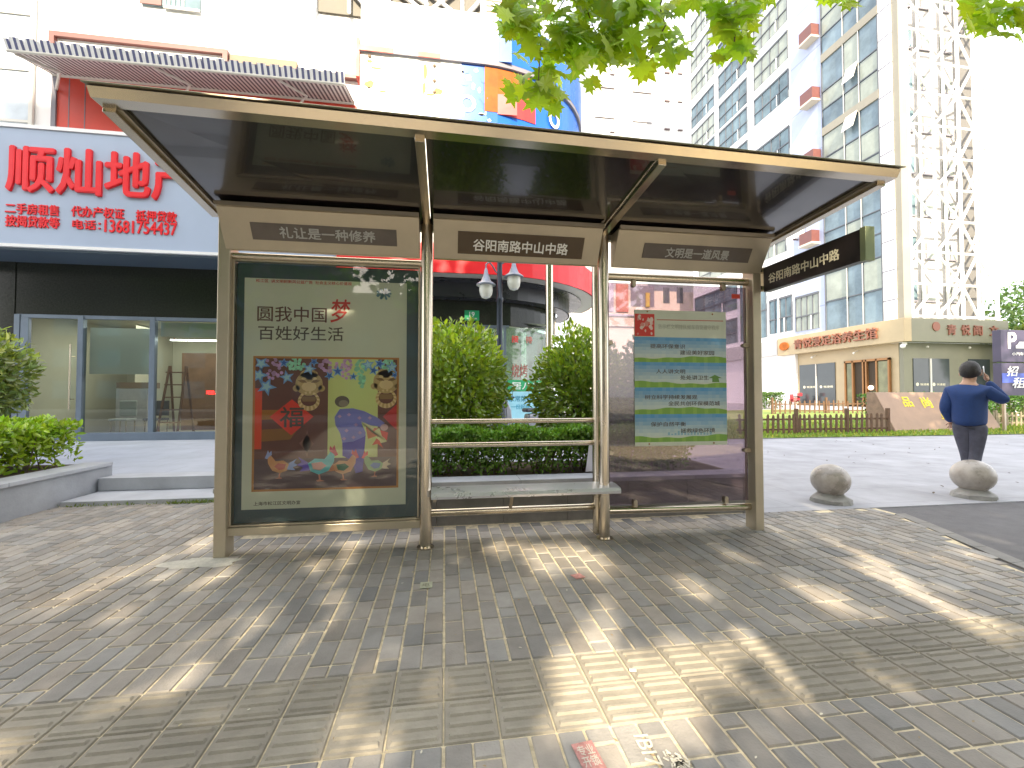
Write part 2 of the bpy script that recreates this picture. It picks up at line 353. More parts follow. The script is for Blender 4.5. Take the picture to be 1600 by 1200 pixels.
while ci * PW < 5.2:
    x0 = ci * PW; wob = rnd.uniform(-.002, .002); y = -3.0 + (PL / 2 if ci % 2 else 0)
    while y < 6.14:
        ya, yb = y, y + PL; y = yb
        if rnd.random() < .04: yb = ya + PL / 2; y = yb
        segs = [(ya, yb)]
        if ya < T1 and yb > T0:
            segs = []
            if ya < T0 - .03: segs.append((ya, T0))
            if yb > T1 + .03: segs.append((T1, yb))
        for a, b in segs:
            a = max(a, -3.0); b = min(b, 6.14); cy = (a + b) / 2
            if b - a < .04 or x0 + PW > edge_x(cy) + .02: continue
            if cy > KY and x0 > -2.3: continue
            g = .0050; k = rnd.uniform(.80, 1.18); wrm = rnd.uniform(-.02, .03)
            k *= 1 + .28 * noise.noise(Vector((x0 * .9, cy * .9, 0))) + .12 * noise.noise(Vector((x0 * 3, cy * 3, 5))); base = (.262 * k + wrm, .242 * k + wrm * .5, .220 * k)
            chamfer_block(bm_, x0 + g + wob, a + g, x0 + PW - g + wob, b - g, rnd.uniform(-.0012, .0012), base, tilt=rnd.uniform(-.006, .006))
    ci += 1
bm_.build('brick_paving', M['brick'], fix=False)['kind'] = 'structure'
# ribbed tactile strip
tm = MB(); TW = .224; nx = -21
while nx * TW < 4.5:
    x0 = nx * TW
    for row in (0, 1):
        y0 = T0 + row * .25; 
        if x0 + TW > edge_x(y0) + .05: continue
        k = rnd.uniform(.88, 1.1) * (1 + .25 * noise.noise(Vector((x0 * .9, y0 * .9, 0)))); col = (.265 * k, .236 * k, .190 * k)
        chamfer_block(tm, x0 + .003, y0 + .003, x0 + TW - .003, y0 + .247, .001, col)
        for j in range(4):
            yy = y0 + .035 + j * .06
            chamfer_block(tm, x0 + .02, yy - .014, x0 + TW - .02, yy + .014, .0105, (col[0] * 1.03, col[1] * 1.03, col[2] * 1.03), ch=.007, dz=.008)
    nx += 1
tm.build('tactile_paving', M['brick'], fix=False)['kind'] = 'structure'
# driveway, its pale edging, and the stone plaza to the right
MB().quad((3.0, -3.0, -.012), (40, -3.0, -.012), (40, 4.78, -.012), (3.0, 4.78, -.012)).build('driveway', M['asphalt'], fix=False)['kind'] = 'structure'
eb = MB(); ys = [-3 + i * .35 for i in range(22)]
for a, b in zip(ys[:-1], ys[1:]):
    xa, xb = edge_x(a), edge_x(b); 
    if b > 4.75: break
    eb.prism([(xa + .01, a, -.05), (xa + .15, a, -.05), (xb + .15, b - .006, -.05), (xb + .01, b - .006, -.05)], (0, 0, .052))
eb.build('edging_kerb', M['wallstone'])['kind'] = 'structure'
MB().prism([(3.45, KY + .004, -.06), (40, KY + .004, -.06), (40, 12.4, -.06), (3.45, 12.4, -.06)], (0, 0, .061)).build('plaza_paving', M['plaza_right'])['kind'] = 'structure'
# lawn rising towards the tower, and the paved apron in front of it
lm = MB()
def lz(x, y): return .02 + .43 * min(1, max(0, (y - 12.6) / 12)) + .03 * math.sin(x * .7) * min(1, (y - 12.4) / 3)
gxs = [7.5 + i * 1.5 for i in range(34)]; gys = [12.4 + j * 1.2 for j in range(11)]
for a, b in zip(gxs[:-1], gxs[1:]):
    for c, d in zip(gys[:-1], gys[1:]):
        lm.quad((a, c, lz(a, c)), (b, c, lz(b, c)), (b, d, lz(b, d)), (a, d, lz(a, d)))
lm.build('lawn', M['lawn'], smooth=True)['kind'] = 'structure'
MB().prism([(5.2, 24.4, -.05), (60, 24.4, -.05), (60, 80, -.05), (5.2, 80, -.05)], (0, 0, .52)).build('forecourt', M['plaza_right'])['kind'] = 'structure'
# raised plaza in front of the shops
PZ = .22
MB().prism([(-30, 6.78, -.05), (4.2, 6.78, -.05), (4.2, 7.6, -.05), (6.5, 12.0, -.05), (6.5, 30, -.05), (-30, 30, -.05)], (0, 0, PZ + .05)).build('shop_plaza', M['plaza'])['kind'] = 'structure'
st = thing('stone_steps', (-3.6, 6.4, 0), 'two low grey stone steps between the left planter wall and the shelter', 'steps')
bx('step', M['stonecap'], st, -4.6, 6.14, -.05, -2.2, 6.80, .055, bevel=.006)
bx('step', M['stonecap'], st, -4.6, 6.74, .06, -2.2, 7.10, PZ + .012, bevel=.006)

# ================================================================== LEAF HELPERS
def leafcol(base, v=.25, rn=random): k = 1 + rn.uniform(-v, v); j = rn.uniform(-.12, .2); return (base[0] * k * (1 + j), base[1] * k, base[2] * k * (1 - j))
STAR = [(0, -.12), (.16, -.30), (.22, -.12), (.50, -.16), (.36, .04), (.50, .22), (.28, .20), (.22, .36), (.12, .30), (0, .58), (-.12, .30), (-.22, .36), (-.28, .20), (-.50, .22), (-.36, .04), (-.50, -.16), (-.22, -.12), (-.16, -.30)]
def star_leaf(mb, c, nrm, size, col, rn):
    nrm = Vector(nrm).normalized(); a = nrm.orthogonal().normalized(); b = nrm.cross(a); t = rn.uniform(0, 6.28)
    a, b = a * math.cos(t) + b * math.sin(t), b * math.cos(t) - a * math.sin(t); c = Vector(c); mb.cur = col
    cur = rn.uniform(.1, .35)
    vs = [c] + [c + (a * x + b * y - nrm * cur * (x * x + y * y)) * size for x, y in STAR]; n = len(STAR)
    mb.add(vs, [(0, i + 1, (i + 1) % n + 1) for i in range(n)])
def oval_leaf(mb, c, d, nrm, L, W, col):
    d = Vector(d).normalized(); s = d.cross(Vector(nrm)); 
    if s.length < .01: s = d.orthogonal()
    s.normalize(); n = s.cross(d).normalized(); c = Vector(c); mb.cur = col
    vs = [c, c + d * L * .3 + s * W * .45 + n * W * .15, c + d * L * .7 + s * W * .4 + n * W * .13, c + d * L, c + d * L * .7 - s * W * .4 + n * W * .13, c + d * L * .3 - s * W * .45 + n * W * .15]
    mb.add(vs, [(0, 1, 2, 3), (0, 3, 4, 5)])
def rdir(rn):
    z = rn.uniform(-1, 1); t = rn.uniform(0, 6.28); r = math.sqrt(1 - z * z); return Vector((r * math.cos(t), r * math.sin(t), z))

def round_bush(name, c, rx, rz, label, n=4600, base=(.12, .20, .03), group=None, seed=1, L=.085):
    rn = random.Random(seed); t = thing(name, (c[0], c[1], c[2] - rz), label, 'bush', group)
    mb = MB(); C = Vector(c); ph = [rn.uniform(0, 6) for _ in range(6)]
    for i in range(n):
        d = rdir(rn); lump = 1 + .07 * math.sin(4 * d.x + ph[0] + 3 * d.z) + .06 * math.sin(7 * d.y + ph[1]) + .05 * math.sin(9 * d.z + ph[2] + 5 * d.x)
        k = rn.random() ** .35 * lump; p = C + Vector((d.x * rx * k, d.y * rx * k, d.z * rz * k))
        if p.z < c[2] - rz * .96: continue
        dd = (d + rdir(rn) * .9 + Vector((0, 0, .25))).normalized()
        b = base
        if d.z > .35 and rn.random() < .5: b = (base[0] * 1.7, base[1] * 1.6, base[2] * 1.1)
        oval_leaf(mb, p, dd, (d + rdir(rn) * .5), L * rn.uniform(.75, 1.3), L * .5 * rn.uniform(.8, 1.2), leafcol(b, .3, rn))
    mb.build('foliage', M['bushleaf'], t, fix=False)
    tw = MB()
    for i in range(16):
        d = rdir(rn); d.z = abs(d.z); tw.tube((c[0], c[1], c[2] - rz), C + Vector((d.x * rx * .8, d.y * rx * .8, d.z * rz * .7)), .018, .005, 6)
    tw.build('stem', M['twig'], t)
    return t
def hedge(name, x0, x1, y0, y1, z0, z1, label, n, base, seed=1, L=.05, skew=None, bald=None):
    rn = random.Random(seed); t = thing(name, ((x0 + x1) / 2, (y0 + y1) / 2, z0), label, 'hedge'); mb = MB()
    for i in range(n):
        x, y, z = rn.uniform(x0, x1), rn.uniform(y0, y1), z0 + (z1 - z0) * rn.random() ** .6
        if rn.random() < .4: z = z1 - rn.uniform(0, .06)
        z += .03 * math.sin(x * 9) + .02 * math.sin(x * 23 + y * 9)
        if z < z0 + .02: z = z0 + .03
        if bald and rn.random() < bald(x, (z - z0) / (z1 - z0)): continue
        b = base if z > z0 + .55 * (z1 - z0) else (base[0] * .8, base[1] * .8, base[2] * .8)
        d = (rdir(rn) + Vector((0, -.3, .6))).normalized()
        if skew: x += skew * (y - y0)
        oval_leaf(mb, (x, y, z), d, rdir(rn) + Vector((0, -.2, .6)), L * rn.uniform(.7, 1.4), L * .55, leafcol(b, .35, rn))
    mb.build('foliage', M['bushleaf'], t, fix=False)
    tw = MB()
    for i in range(int((x1 - x0) * 26)):
        x, y = rn.uniform(x0, x1), rn.uniform(y0 + .05, y1); s = (skew or 0) * (y - y0)
        tw.tube((x + s, y, z0), (x + s + rn.uniform(-.12, .12), y + rn.uniform(-.1, .06), z1 - rn.uniform(.05, .25)), .008, .003, 5, caps=False)
    tw.build('stem', M['twig'], t)
    return t

# ================================================================== BUS SHELTER
PY = 4.12
sh = thing('bus_shelter', (.65, PY, 0), 'champagne steel bus shelter with dark glossy roof, three bays and a slim bench', 'bus shelter')
XL0, XL1 = -1.895, -1.80; XR0, XR1 = 3.075, 3.165
bx('end_post', M['champagne'], sh, XL0, 4.02, -.02, XL1, 4.18, 2.90, bevel=.006)
bx('end_post', M['champagne'], sh, XR0, 4.02, -.02, XR1, 4.18, 2.90, bevel=.006)
for X in (-.165, 1.495):
    for Y in (4.02, 4.205):
        m = MB(); m.tube((X, Y, 0), (X, Y, 2.95), .05, n=28)
        if Y < 4.1: m.tube((X, Y, 0), (X, Y, .012), .075, n=28)
        m.build('tube_post', M['steel'], sh, smooth=True)
# roof: frame, rafters, glossy panels
RX0, RX1, RFY, RBY = -1.97, 3.30, 2.76, 3.98
def rz(y): return 2.90 + (3.0 - 2.90) * (RBY - y) / (RBY - RFY)
def rz2(x, y): return rz(y) + (.040 - .078 * (x - RX0) / (RX1 - RX0)) * (RBY - y) / (RBY - RFY) * .8
rf = MB()
rf.prism([(RX0, RFY, rz2(RX0, RFY) - .012), (RX0, RFY - .03, rz2(RX0, RFY) + .036), (RX0, RFY - .005, rz2(RX0, RFY) + .055), (RX0, RFY + .09, rz2(RX0, RFY) + .05), (RX0, RFY + .09, rz2(RX0, RFY) - .012)], (RX1 - RX0, 0, rz2(RX1, RFY) - rz2(RX0, RFY)))
rf.build('roof_front_beam', M['steel'], sh, smooth=True)
g = MB(); g.prism([(RX0 - .012, RFY - .055, rz2(RX0, RFY) + .038), (RX0 - .012, RFY - .055, rz2(RX0, RFY) + .046), (RX0 - .012, RFY - .028, rz2(RX0, RFY) + .064), (RX0 - .012, RFY + .02, rz2(RX0, RFY) + .067), (RX0 - .012, RFY + .02, rz2(RX0, RFY) + .057)], (RX1 - RX0 + .024, 0, rz2(RX1, RFY) - rz2(RX0, RFY)))
g.build('roof_drip_edge', M['steel_dull'], sh)
def rafter(x, wd, ht, name='rafter'):
    m = MB(); a = Vector((x, RFY + .09, rz2(x, RFY + .09))); b = Vector((x, RBY + .1, rz2(x, RBY)))
    m.bar(a + Vector((0, 0, ht / 2 - .03)), b + Vector((0, 0, ht / 2 - .03)), wd, ht)
    return m.build(name, M['steel'], sh, bevel=.004)
rafter(RX0 + .035, .07, .09, 'roof_side_beam'); rafter(RX1 - .035, .07, .09, 'roof_side_beam')
for X in (RX0 + .085, RX1 - .085):
    m = MB(); m.bar((X, RFY + .1, rz2(X, RFY + .1) + .02), (X, RBY + .05, rz2(X, RBY) + .02), .03, .05); m.build('roof_side_trim', M['steel_dull'], sh)
rafter(-.165, .062, .07); rafter(1.495, .062, .07)
for xa, xb in ((RX0 + .10, -.20), (-.13, 1.46), (1.53, RX1 - .10)):
    m = MB(); f = lambda u, v: (u, v, rz2(u, v) + .02)
    m.prism([f(xa, RFY + .09), f(xb, RFY + .09), f(xb, RBY + .1), f(xa, RBY + .1)], (0, 0, .014))
    m.build('roof_panel', M['roofdark'], sh)
bx('roof_back_beam', M['steel_dull'], sh, RX0 + .07, RBY + .1, 2.86, RX1 - .07, RBY + .16, 2.96)
# header signs
def header(x0, x1, nx0, nx1, body, mplate, mtext, th, tw, nz=(.30, .72)):
    top, bot = Vector((0, 3.84, 2.885)), Vector((0, 4.02, 2.585))
    m = MB(); ins = .02
    prof = [(top.y, top.z), (top.y + .01, top.z + .012), (4.06, 2.895), (4.06, bot.z), (bot.y, bot.z)]
    m.add([(x0, y, z) for y, z in prof] + [(x1, y, z) for y, z in prof], [(4, 3, 2, 1, 0), (5, 6, 7, 8, 9)] + [(i, (i + 1) % 5, 5 + (i + 1) % 5, 5 + i) for i in range(5)])
    o = m.build('header_sign', M['champagne'], sh, bevel=.006)
    lip = MB(); lip.bar((x0, 3.826, 2.893), (x1, 3.826, 2.893), .03, .035); lip.build('sign_lip', M['steel_dull'], o)
    U = (Vector((0, top.y, top.z)) - Vector((0, bot.y, bot.z))); H = U.length; U.normalize(); N = Vector((1, 0, 0)).cross(U)
    def pt(x, v, d): return Vector((x, bot.y, bot.z)) + U * (v * H) + N * d
    m = MB(); m.prism([pt(nx0, nz[0], .002), pt(nx1, nz[0], .002), pt(nx1, nz[1], .002), pt(nx0, nz[1], .002)], N * .004); m.build('nameplate', mplate, o)
    text(body, pt((nx0 + nx1) / 2 + tw[1], th[1], .0075), XR, U, tw[0], th[0], mtext, o, bold=.03, depth=.002)
    return o
header(-1.835, -.225, -1.60, -.42, '礼让是一种修养', M['nameplate_faded'], M['grey_letter'], (.095, .46), (.78, .02), (.26, .66))
header(-.105, 1.435, .11, 1.27, '谷阳南路中山中路', M['nameplate'], M['white'], (.105, .40), (.88, -.005), (.16, .72))
header(1.585, 3.16, 1.86, 2.98, '文明是一道风景', M['nameplate_faded'], M['grey_letter'], (.095, .46), (.66, 0), (.28, .68))
# light box bay
lb = bx('light_box', M['slate'], sh, -1.80, 4.13, .235, -.225, 4.19, 2.50)
def ring_frame(x0, x1, y0, y1, z0, z1, t, name, mm, par):
    m = MB(); m.box(x0, y0, z0, x1, y1, z0 + t); m.box(x0, y0, z1 - t, x1, y1, z1); m.box(x0, y0, z0 + t, x0 + t, y1, z1 - t); m.box(x1 - t, y0, z0 + t, x1, y1, z1 - t)
    return m.build(name, mm, par, bevel=.003)
ring_frame(-1.80, -.225, 4.07, 4.129, .235, 2.52, .016, 'box_frame', M['steel_dull'], lb)
MB().quad((-1.784, 4.082, .251), (-.241, 4.082, .251), (-.241, 4.082, 2.504), (-1.784, 4.082, 2.504)).build('box_glass', M['boxglass'], lb, fix=False)
bx('lower_beam', M['champagne'], sh, -1.80, 4.05, .165, -.215, 4.17, .232, bevel=.004)
m = MB(); m.tube((-1.80, 4.07, 2.545), (-.20, 4.07, 2.545), .028, n=18); m.build('upper_rail', M['steel'], sh, smooth=True)
# middle bay rails, seat
for z, r in ((1.103, .022), (.88, .024), (.255, .034)):
    m = MB(); m.tube((-.165, 4.205, z), (1.495, 4.205, z), r, n=20); m.build('rail', M['steel'], sh, smooth=True)
m = MB(); m.add([], [])
prof = [(3.90, .445), (3.892, .468), (3.905, .495), (4.04, .512), (4.17, .506), (4.185, .485), (4.17, .465), (3.93, .440)]
m.add([(-.115, y, z) for y, z in prof] + [(1.61, y, z) for y, z in prof], [tuple(range(8)), tuple(range(15, 7, -1))] + [(i, (i + 1) % 8, 8 + (i + 1) % 8, 8 + i) for i in range(8)])
m.build('bench_seat', M['seat'], sh, smooth=True)
m = MB(); m.box(-.1, 4.0, .40, -.07, 4.12, .449); m.box(1.40, 4.0, .40, 1.43, 4.12, .449); m.bar((.62, 4.05, .447), (.62, 4.19, .265), .03, .012); m.build('seat_bracket', M['steel_dull'], sh)
# glass bay
gp = MB(); gp.prism([(1.565, 4.11, .285), (3.06, 4.11, .285), (3.06, 4.11, 2.455), (1.565, 4.11, 2.455)], (0, .010, 0))
gp.build('glass_panel', M['dirtyglass'], sh)
m = MB(); m.tube((1.50, 4.115, 2.515), (3.09, 4.115, 2.515), .038, n=20); m.build('upper_rail', M['steel'], sh, smooth=True)
m = MB(); m.tube((1.50, 4.115, .235), (3.09, 4.115, .215), .036, n=20); m.build('rail', M['steel'], sh, smooth=True)
def clamp(p, d):
    p, d = Vector(p), Vector(d); m = MB(); s = d.cross(Vector((0, 1, 0)))
    m.prism([p - s * .02 + Vector((0, -.03, 0)), p + s * .02 + Vector((0, -.03, 0)), p + s * .02 + d * .055 + Vector((0, -.03, 0)), p + s * .012 + d * .07 + Vector((0, -.03, 0)), p - s * .012 + d * .07 + Vector((0, -.03, 0)), p - s * .02 + d * .055 + Vector((0, -.03, 0))], (0, .05, 0))
    m.build('glass_clamp', M['steel_dull'], sh, bevel=.004)
for X in (1.835, 2.80): clamp((X, 4.11, 2.485), (0, 0, -1)); clamp((X, 4.11, .262), (0, 0, 1))
for Z in (.79, 1.86): clamp((1.545, 4.11, Z), (1, 0, 0)); clamp((3.075, 4.11, Z), (-1, 0, 0))
m = MB(); m.box(2.90, 4.1045, 2.34, 2.99, 4.109, 2.385); m.build('maker_label', M['redpaint'], sh)
# poster in the light box
PZ0, PZ1, PX0, PX1, PF = .365, 2.372, -1.722, -.347, 4.118
po = thing('poster', (-1.04, PF, PZ0), 'pale green folk art poster with roosters inside the shelter light box', 'poster')
bx('paper', M['poster'], po, PX0, PF, PZ0, PX1, PF + .006, PZ1)
def pp(px, py, d=0.0):     # position on the poster read from the photograph
    p = gy(px, py, PF); return Vector((p.x, PF - .001 - d, p.z))
text('圆我中国', pp(457, 491, 0), XR, ZU, .575, .135, M['ink_brown'], po, bold=.012, depth=.001)
text('梦', pp(532, 486, 0), XR, ZU, .17, .21, M['ink_red'], po, bold=.02, depth=.001, shear=.15)
text('百姓好生活', pp(471, 521, 0), XR, ZU, .71, .125, M['ink'], po, bold=.012, depth=.001)
text('松江区  讲文明树新风公益广告  社会主义核心价值观', pp(476, 441, 0), XR, ZU, .80, .030, M['ink_red'], po, bold=.02, depth=.001)
text('上海市松江区文明办宣', pp(433, 786, 0), XR, ZU, .38, .034, M['ink'], po, bold=.02, depth=.001)
em = MB()
C0 = pp(601, 459)
for k in range(26):
    a = k * .7; r = .015 + .003 * k * .7; rr = random.Random(k).uniform(.008, .016)
    em.prism([C0 + Vector((math.cos(a) * r + rr * math.cos(t), -.0005, math.sin(a) * r * .7 + rr * math.sin(t))) for t in [j * 1.047 for j in range(6)]], (0, .001, 0))
em.build('emblem', mat('emblem_blue', (.14, .26, .36), .6), po)
AX0, AX1, AZ0, AZ1 = -1.625, -.430, .535, 1.672
ring_frame(AX0 - .018, AX1 + .018, PF - .0022, PF - .0004, AZ0 - .018, AZ1 + .018, .018, 'picture_border', mat('orange_border', (.50, .22, .06), .6), po)
def A(x, y, lay): return (AX0 + (x - 38) / 1196 * (AX1 - AX0), PF - .0008 - lay * .00028, AZ1 - (y - 42) / 1120 * (AZ1 - AZ0))
def ell(cx, cy, rx, ry, n=18, rot=0): return [(cx + rx * math.cos(t) * math.cos(rot) - ry * math.sin(t) * math.sin(rot), cy + rx * math.cos(t) * math.sin(rot) + ry * math.sin(t) * math.cos(rot)) for t in [2 * math.pi * i / n for i in range(n)]]
def art(name, items):
    m = MB()
    for lay, col, pts in items:
        q = [(min(1234, max(38, x)), min(1162, max(42, y))) for x, y in pts]
        m.cur = tuple(min(.8, c_ * 1.35) for c_ in col); m.add([A(x, y, lay) for x, y in q], [tuple(reversed(range(len(q))))])
    me = m.mesh(name, fix=False); me.materials.append(M['art']); return link(name, me, po)
BR, PG = (.12, .045, .035), (.50, .55, .22)
art('picture_ground', [(0, BR, [(38, 42), (1234, 42), (1234, 1162), (38, 1162)]), (.5, PG, [(640, 42), (1068, 42), (1068, 930), (640, 930)]), (1, (.085, .05, .06), [(38, 905), (1234, 905), (1234, 1162), (38, 1162)]),
    (.7, (.30, .13, .02), [(38, 485), (330, 485), (250, 565), (38, 570)]), (.7, (.22, .10, .02), [(38, 655), (400, 640), (330, 740), (38, 760)]),
    (1, (.75, .06, .02), [(38, 300), (95, 300), (95, 820), (38, 820)])] + [(.8, (.20, .09, .07), [(430 - i * 9, 780 - i * 2), (470 + i * 0, 665 + i * 12), (500 + i * 8, 780), (470, 895 - i * 10)]) for i in (0, 3)])
GO, GD, GL = (.42, .30, .13), (.20, .12, .05), (.58, .45, .24)
def knocker(cx, cy):
    its = [(2, GO, ell(cx, cy, 115, 105)), (2, GO, ell(cx, cy - 80, 75, 45)), (2.4, GL, ell(cx, cy + 25, 62, 42))]
    for s in (-1, 1): its += [(2, GO, ell(cx + s * 105, cy + 40, 30, 28)), (2.6, GD, [(cx + s * 15, cy - 10), (cx + s * 45, cy - 38), (cx + s * 95, cy - 28), (cx + s * 60, cy - 8)]), (2.8, GL, ell(cx + s * 45, cy - 45, 20, 12))]
    its += [(3, GD, [(cx - 70, cy + 110), (cx + 70, cy + 110), (cx + 50, cy + 155), (cx - 50, cy + 155)])]
    rg = ell(cx, cy + 150, 92, 85, 28); ri = ell(cx, cy + 140, 66, 55, 28)
    for i in range(28): j = (i + 1) % 28; its.append((3.4, GL if i % 2 else GO, [rg[i], rg[j], ri[j], ri[i]]))
    return its
art('gold_knocker', knocker(480, 260)); art('gold_knocker', knocker(1140, 240))
art('red_diamond', [(2, (.72, .04, .02), [(340, 395), (520, 545), (335, 705), (160, 545)])]); art('red_diamond', [(2, (.45, .03, .03), [(1112, 550), (1234, 440), (1234, 670)])])
fu = text('福', Vector(A(340, 548, 3)), XR, ZU, .20, .18, M['ink'], po, bold=.03, depth=.0004)
PU, GN, BL, BD = (.42, .25, .45), (.22, .50, .36), (.14, .30, .60), (.03, .10, .38)
its = []; rn = random.Random(5)
for cx, cy, w_, h_, c in ((185, 130, 75, 95, PU), (370, 90, 70, 60, GN), (640, 100, 75, 75, PU), (800, 130, 65, 95, PU), (915, 110, 50, 70, GN), (930, 230, 22, 55, GN), (1160, 90, 60, 45, GN)):
    for k in range(34):
        x, y = cx + rn.uniform(-w_, w_), cy + rn.uniform(-h_, h_)
        if ((x - cx) / w_) ** 2 + ((y - cy) / h_) ** 2 > 1: continue
        q = rn.uniform(.75, 1.25); its.append((4 + k * .04, (c[0] * q, c[1] * q, c[2] * q), ell(x, y, 15, 15, 9)))
art('grapes', its)
its = []
for cx, cy, s, a in ((85, 90, 75, .3), (70, 190, 80, 1.2), (130, 285, 85, .1), (295, 205, 65, 2), (270, 80, 50, 1), (480, 130, 62, 1.2), (520, 70, 45, .3), (720, 150, 55, 2.2), (650, 190, 45, .4), (855, 195, 40, 1), (980, 90, 60, .8), (1030, 140, 50, 2.4), (1080, 80, 55, 0), (1190, 110, 60, .9), (1215, 180, 40, .2)):
    pts = [(cx + s * (1 if i % 2 == 0 else .42) * math.cos(a + i * math.pi / 5), cy + s * (1 if i % 2 == 0 else .42) * math.sin(a + i * math.pi / 5)) for i in range(10)]
    its.append((6, BL, pts)); its.append((6.4, BD if s < 58 else (.30, .50, .72), [(cx + (x - cx) * .6, cy + (y - cy) * .6) for x, y in pts]))
art('vine_leaves', its)
FJ = [(740, 480), (850, 474), (950, 500), (1060, 555), (1130, 605), (1095, 640), (975, 620), (925, 600), (965, 690), (960, 720), (860, 765), (765, 775), (745, 690), (705, 620), (697, 550)]
its = [(3, (.11, .09, .08), ell(760, 415, 62, 50)), (3.2, (.22, .19, .15), ell(772, 432, 42, 30)), (4, (.16, .17, .48), FJ), (3.6, (.05, .04, .36), [(765, 770), (965, 710), (940, 1030), (880, 1045), (850, 930), (768, 890)]), (4.6, (.50, .34, .36), ell(1125, 645, 34, 30))]
for x, y in ((740, 545), (820, 530), (910, 560), (1000, 560), (880, 620), (800, 670), (915, 690), (780, 740), (860, 730)): its.append((4.4, (.40, .26, .44), [(x - 18, y), (x, y - 16), (x + 18, y), (x, y + 16)]))
art('bending_figure', its)
def bird(cx, cy, s, body, tail, wing, comb, flip=1):
    P = lambda pts: [(cx + flip * x * s, cy + y * s) for x, y in pts]
    return [(7, tail, P([(-50, 0), (-150, -60), (-125, -20), (-165, 0), (-115, 20), (-140, 50), (-50, 40)])),
            (7.3, body, P([(-80, -10), (-30, -45), (40, -40), (85, -95), (115, -85), (110, -20), (70, 50), (0, 75), (-60, 50)])),
            (7.6, wing, P([(-55, -10), (20, -20), (55, 10), (10, 45), (-40, 35)])),
            (7.8, comb, P([(75, -100), (80, -140), (98, -118), (112, -145), (122, -112), (140, -70), (118, -60), (100, -85)])),
            (7.2, (.45, .18, .12), P([(-5, 70), (8, 70), (14, 115), (45, 125), (-10, 128), (-20, 118), (2, 112)]))]
art('rooster', bird(250, 960, .9, (.48, .24, .10), (.16, .26, .55), (.40, .08, .06), (.20, .26, .50), -1))
art('rooster', bird(570, 960, 1.15, (.10, .42, .48), (.09, .05, .40), (.55, .28, .25), (.50, .05, .08)))
art('rooster', bird(770, 975, 1.0, (.52, .27, .14), (.50, .20, .10), (.06, .16, .10), (.50, .04, .05)))
art('rooster', bird(1050, 970, .85, (.26, .40, .20), (.55, .46, .34), (.12, .20, .45), (.60, .06, .06), -1))
art('carried_rooster', [(5, (.48, .14, .04), [(965, 640), (1060, 650), (1130, 690), (1150, 760), (1060, 720), (985, 745)]), (5.4, (.60, .60, .30), [(925, 590), (1040, 640), (1020, 690), (1080, 650), (1150, 770), (1040, 800), (1075, 720), (990, 660)]), (5.7, (.55, .08, .04), [(1020, 800), (1060, 740), (1085, 760), (1120, 830), (1070, 790)]), (5.8, (.55, .05, .04), [(1090, 670), (1160, 690), (1150, 760), (1105, 720)])])
# notice on the glass
NY = 4.1045
no = thing('notice', (2.33, NY, .85), 'notice with four green and blue landscape bands on the right glass panel', 'notice')
NX0, NX1, NZ0, NZ1 = 1.842, 2.828, .850, 2.195
bx('paper', mat('notice_paper', (.50, .54, .44), .5, noise=(3, .06)), no, NX0, NY, NZ0, NX1, NY + .003, NZ1)
def NP(u, v, d=0): return (NX0 + u * (NX1 - NX0), NY - .0008 - d * .0004, NZ1 - v * (NZ1 - NZ0))
lines = [('提高环保意识', '建设美好家园'), ('人人讲文明', '处处讲卫生'), ('树立科学持续发展观', '全民共创环保模范城'), ('保护自然平衡', '拯救绿色环境')]
bands = [(.20, .385), (.385, .572), (.572, .768), (.768, .972)]
rn = random.Random(9)
for (v0, v1), (a, b) in zip(bands, lines):
    m = MB(); n = 24
    for i in range(n):
        u0, u1 = i / n, (i + 1) / n
        for k in range(6):
            t0, t1 = v0 + (v1 - v0) * k / 6 * .80, v0 + (v1 - v0) * (k + 1) / 6 * .80
            q = k / 5 + rn.uniform(-.08, .08); m.cur = (.10 + .36 * q, .28 + .26 * q, .48 + .03 * q)
            m.add([NP(u0, t0), NP(u1, t0), NP(u1, t1), NP(u0, t1)], [(3, 2, 1, 0)])
        h = lambda u: v0 + (v1 - v0) * (.80 - .05 * math.sin(u * 5 + v0 * 20) - .02 * math.sin(u * 23))
        m.cur = (.17, .33, .05) if i % 3 else (.22, .38, .06)
        m.add([NP(u0, h(u0), 1), NP(u1, h(u1), 1), NP(u1, v1, 1), NP(u0, v1, 1)], [(3, 2, 1, 0)])
    if v0 > .7:
        for i in range(14):
            u = .35 + i * .035; hh = rn.uniform(.01, .035); m.cur = (.22, .38, .46); t = v0 + (v1 - v0) * .76
            m.add([NP(u, t - hh, 1.5), NP(u + .022, t - hh, 1.5), NP(u + .022, t, 1.5), NP(u, t, 1.5)], [(3, 2, 1, 0)])
    if .38 < v0 < .5:
        m.cur = (.10, .22, .04); m.add([NP(u, v, 1.5) for u, v in ((.80, .50), (.87, .475), (.95, .50), (.91, .50), (.92, .53), (.84, .53), (.84, .50))], [(6, 5, 4, 3, 2, 1, 0)])
    me = m.mesh('landscape_band', fix=False); me.materials.append(M['art']); link('landscape_band', me, no)
    hh = v1 - v0
    la, lb_ = len(a) * .062, len(b) * .062
    text(a, NP(.17 + la / 2 + (.06 if len(a) == 5 else (-.06 if len(a) > 6 else 0)), v0 + hh * .36, 2), XR, ZU, la, .046, M['ink'], no, bold=.015, depth=.001)
    text(b, NP(.49 + lb_ / 2 - (.13 if len(b) > 6 else 0), v0 + hh * .60, 2), XR, ZU, lb_, .046, M['ink'], no, bold=.015, depth=.001)
m = MB()
m.cur = (.55, .04, .03); m.add([NP(0.005, .03, 1), NP(.215, .03, 1), NP(.215, .195, 1), NP(0.005, .195, 1)], [(3, 2, 1, 0)])
